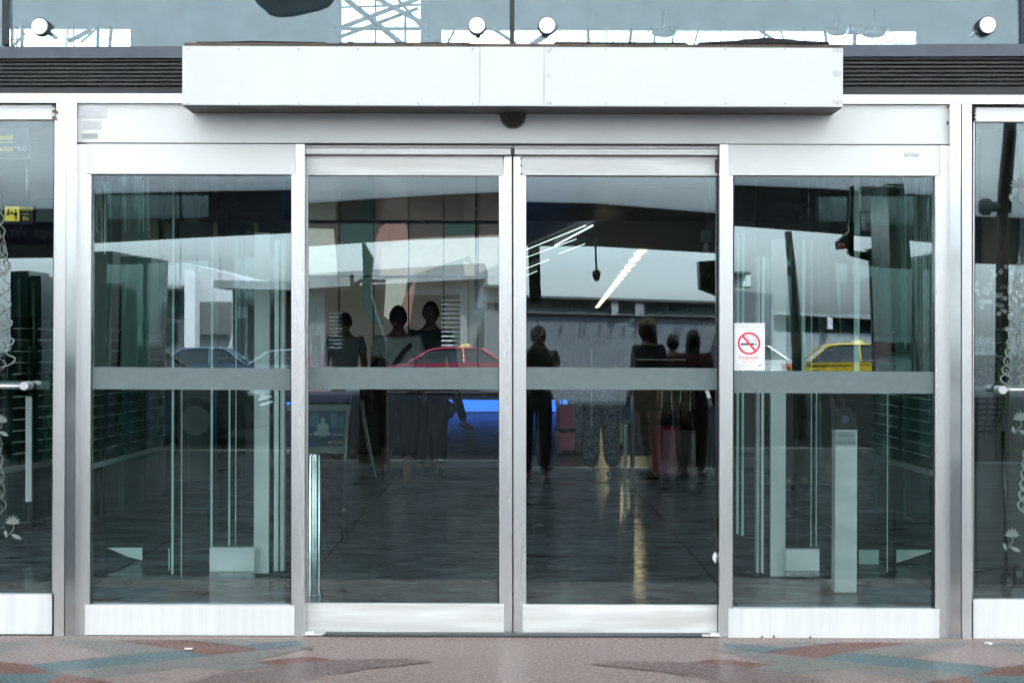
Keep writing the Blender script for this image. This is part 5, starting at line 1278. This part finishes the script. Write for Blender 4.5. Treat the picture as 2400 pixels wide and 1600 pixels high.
# right fixed panel
x, y, Y = pin(1948, 1136); person('long haired woman in black standing behind the push button post', x, y, 1.2, 1.56, hair='long', sleeve='long', leg_to='calf', skin=SKIND)
x, y, Y = pin(1866, 1146); person('person in wide black trousers inside the right fixed panel', x, y, .2, 1.5, hips=1.3, sleeve='long', skin=SKIND)
x, y, Y = pin(1655, 1125); person('person in dark coat beside the two crimson suitcases', x, y, .6, 1.62, sleeve='long', hair='long', top_col=(.02, .015, .018), skin=SKIND)
# outside, behind the lens, mirrored in the right sliding door
def pout(px, feet, pane='rs'):
    f = feet + SH[pane]; Y = H * F / (f - 800 - ROLL * (px - 1200)); return (px - 1200) * Y / F, -(Y - D)
x, y = pout(1262, 1140)
t, hc, sh = person('photographer in black holding a camera to the face, mirrored beside the central gap', x, y, math.pi, 1.62, legs=((.05, 0), (-.25, .3)), arms=(((-.20, -.16, 1.22), (-.06, -.22, 1.50)), ((.20, -.16, 1.22), (.06, -.22, 1.50))), skin=SKIND, lean_=.08, top_col=(.02, .035, .035), shoes=SHOE)
b = B(); b.box(-.075, .075, -.20, -.13, 1.55, 1.64, .01); b.lathe([(.035, -.20), (.038, -.27), (.03, -.28), (.001, -.27)], (0, 0, 1.59), 'Y', 18); b.box(-.025, .025, -.19, -.14, 1.635, 1.665, .006); b.build('camera', BLACK, t)
B().ball((0, .0, 1.66), .098, (.95, 1.12, .75), 16).build('cap', mat('grey_cap', (.25, .27, .27), .8), t)
x, y = pout(1522, 1136)
t, hc, sh = person('long haired woman with striped headband and bare legs mirrored in the right sliding door', x, y, math.pi + .9, 1.70, legs=((.0, .05), (-.12, .1)), leg_to='thigh', hair='long', top_col=(.018, .02, .022), sleeve='long', skin=mat('skin_legs', (.26, .15, .095), .5), head=(.3, .1))
b = B(); g = bmesh.ops.create_uvsphere(b.bm, u_segments=24, v_segments=14, radius=1); dl = []
for v in g['verts']:
    if v.co.z < .12: dl.append(v)
    v.co = Vector((v.co.x * .105, v.co.y * .125 + .01, v.co.z * .125 + .03)) + hc
bmesh.ops.delete(b.bm, geom=dl, context='VERTS'); ho = b.build('headband', stripes('headband_stripes', (.015, .014, .012), (.34, .27, .14), 9, 'X', 2), t); md = ho.modifiers.new('t', 'SOLIDIFY'); md.thickness = .015
x, y = pout(1628, 1128); person('person with long smooth black hair mirrored right of the headband woman', x, y, .3, skin=SKIND, h= 1.60, hair='long', top_col=(.08, .01, .015), sleeve='long')
x, y = pout(1580, 1110); person('short haired person in black mirrored between the headband woman and the long haired one', x, y, .2, skin=SKIND, h= 1.56, sleeve='long')

# ---- suitcases
def suitcase(label, x, y, rz, w_, h_, d_, m, ribs=0, band=None, handle=.35, group='wheeled suitcases'):
    t = thing('suitcase', label, 'suitcase', (x, y, 0), rz, group)
    b = B().box(-w_ / 2, w_ / 2, -d_ / 2, d_ / 2, .07, .07 + h_, .04); b.build('shell', m, t)
    if ribs:
        b = B()
        for k in range(ribs): xx = -w_ / 2 + w_ * (k + 1) / (ribs + 1); b.box(xx - .006, xx + .006, -d_ / 2 - .008, d_ / 2 + .008, .11, .03 + h_, .003)
        b.build('rib', m, t)
    if band: B().box(-w_ / 2 - .004, w_ / 2 + .004, -d_ / 2 - .004, d_ / 2 + .004, h_ * .52, h_ * .52 + .05).build('strap', band, t)
    b = B(); b.tube([(-w_ * .22, 0, .07 + h_), (-w_ * .22, 0, .07 + h_ + handle), (w_ * .22, 0, .07 + h_ + handle), (w_ * .22, 0, .07 + h_)], .009, 6); b.build('handle', STEEL, t)
    for sx in (-1, 1):
        for sy in (-1, 1): B().lathe([(.01, -.012), (.03, -.012), (.03, .012), (.01, .012)], (sx * w_ * .38, sy * d_ * .32, .03), 'X', 12).build('wheel', BLACK, t)
x, y, Y = pin(1325, 1068); suitcase('pink suitcase with dark strap standing right of the photographer', x, y, .1, .20, .56, .36, mat('pink_shell', (.62, .10, .19), .35), 0, BLACK, .34)
x, y, Y = pin(1444, 1052); suitcase('pale ribbed suitcase below the leaflet kiosk', x, y, 0, .16, .56, .3, mat('silver_shell', (.55, .6, .58), .3, .1), 4)
x, y, Y = pin(1562, 1133); suitcase('crimson ribbed suitcase nearer the bare legs', x, y, .3, .24, .50, .24, mat('crimson_shell', (.28, .015, .06), .2), 6)
x, y, Y = pin(1606, 1133); suitcase('dark crimson suitcase beside the person in the coat', x, y, -.1, .22, .50, .24, mat('dark_crimson_shell', (.05, .006, .014), .25), 0)
x, y, Y = pin(1000, 1068)
t = thing('plastic_bag', 'clear wrapped bag carried low in front of the blue counter', 'bag'); x, y, Y = pin(1040, 1030)
b = B(); b.ball((x, y, .42), .16, (1.1, .8, .9), 14, .08); b.build('bag_body', mat('grey_plastic', (.12, .13, .13), .25), t)
B().tube([(x, y, .56), (x + .04, y, .78)], .02, 6).build('bag_neck', mat('pale_plastic', (.35, .38, .38), .3), t)
# reflected streak of light, modelled as thin white tubes
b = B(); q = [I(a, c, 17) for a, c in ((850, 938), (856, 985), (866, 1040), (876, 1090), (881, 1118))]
b.tube(q, [.007, .008, .007, .006, .005], 6); q2 = [(p[0] - .02, p[1], p[2]) for p in q[:4]]; b.tube(q2, [.004, .005, .004, .003], 5); tag(b.build('light_streak', mat('white_light_streak', (.7, .72, .7), .5)), 'reflected streak of light in the left sliding door, modelled as curved white tubes', 'light streak')
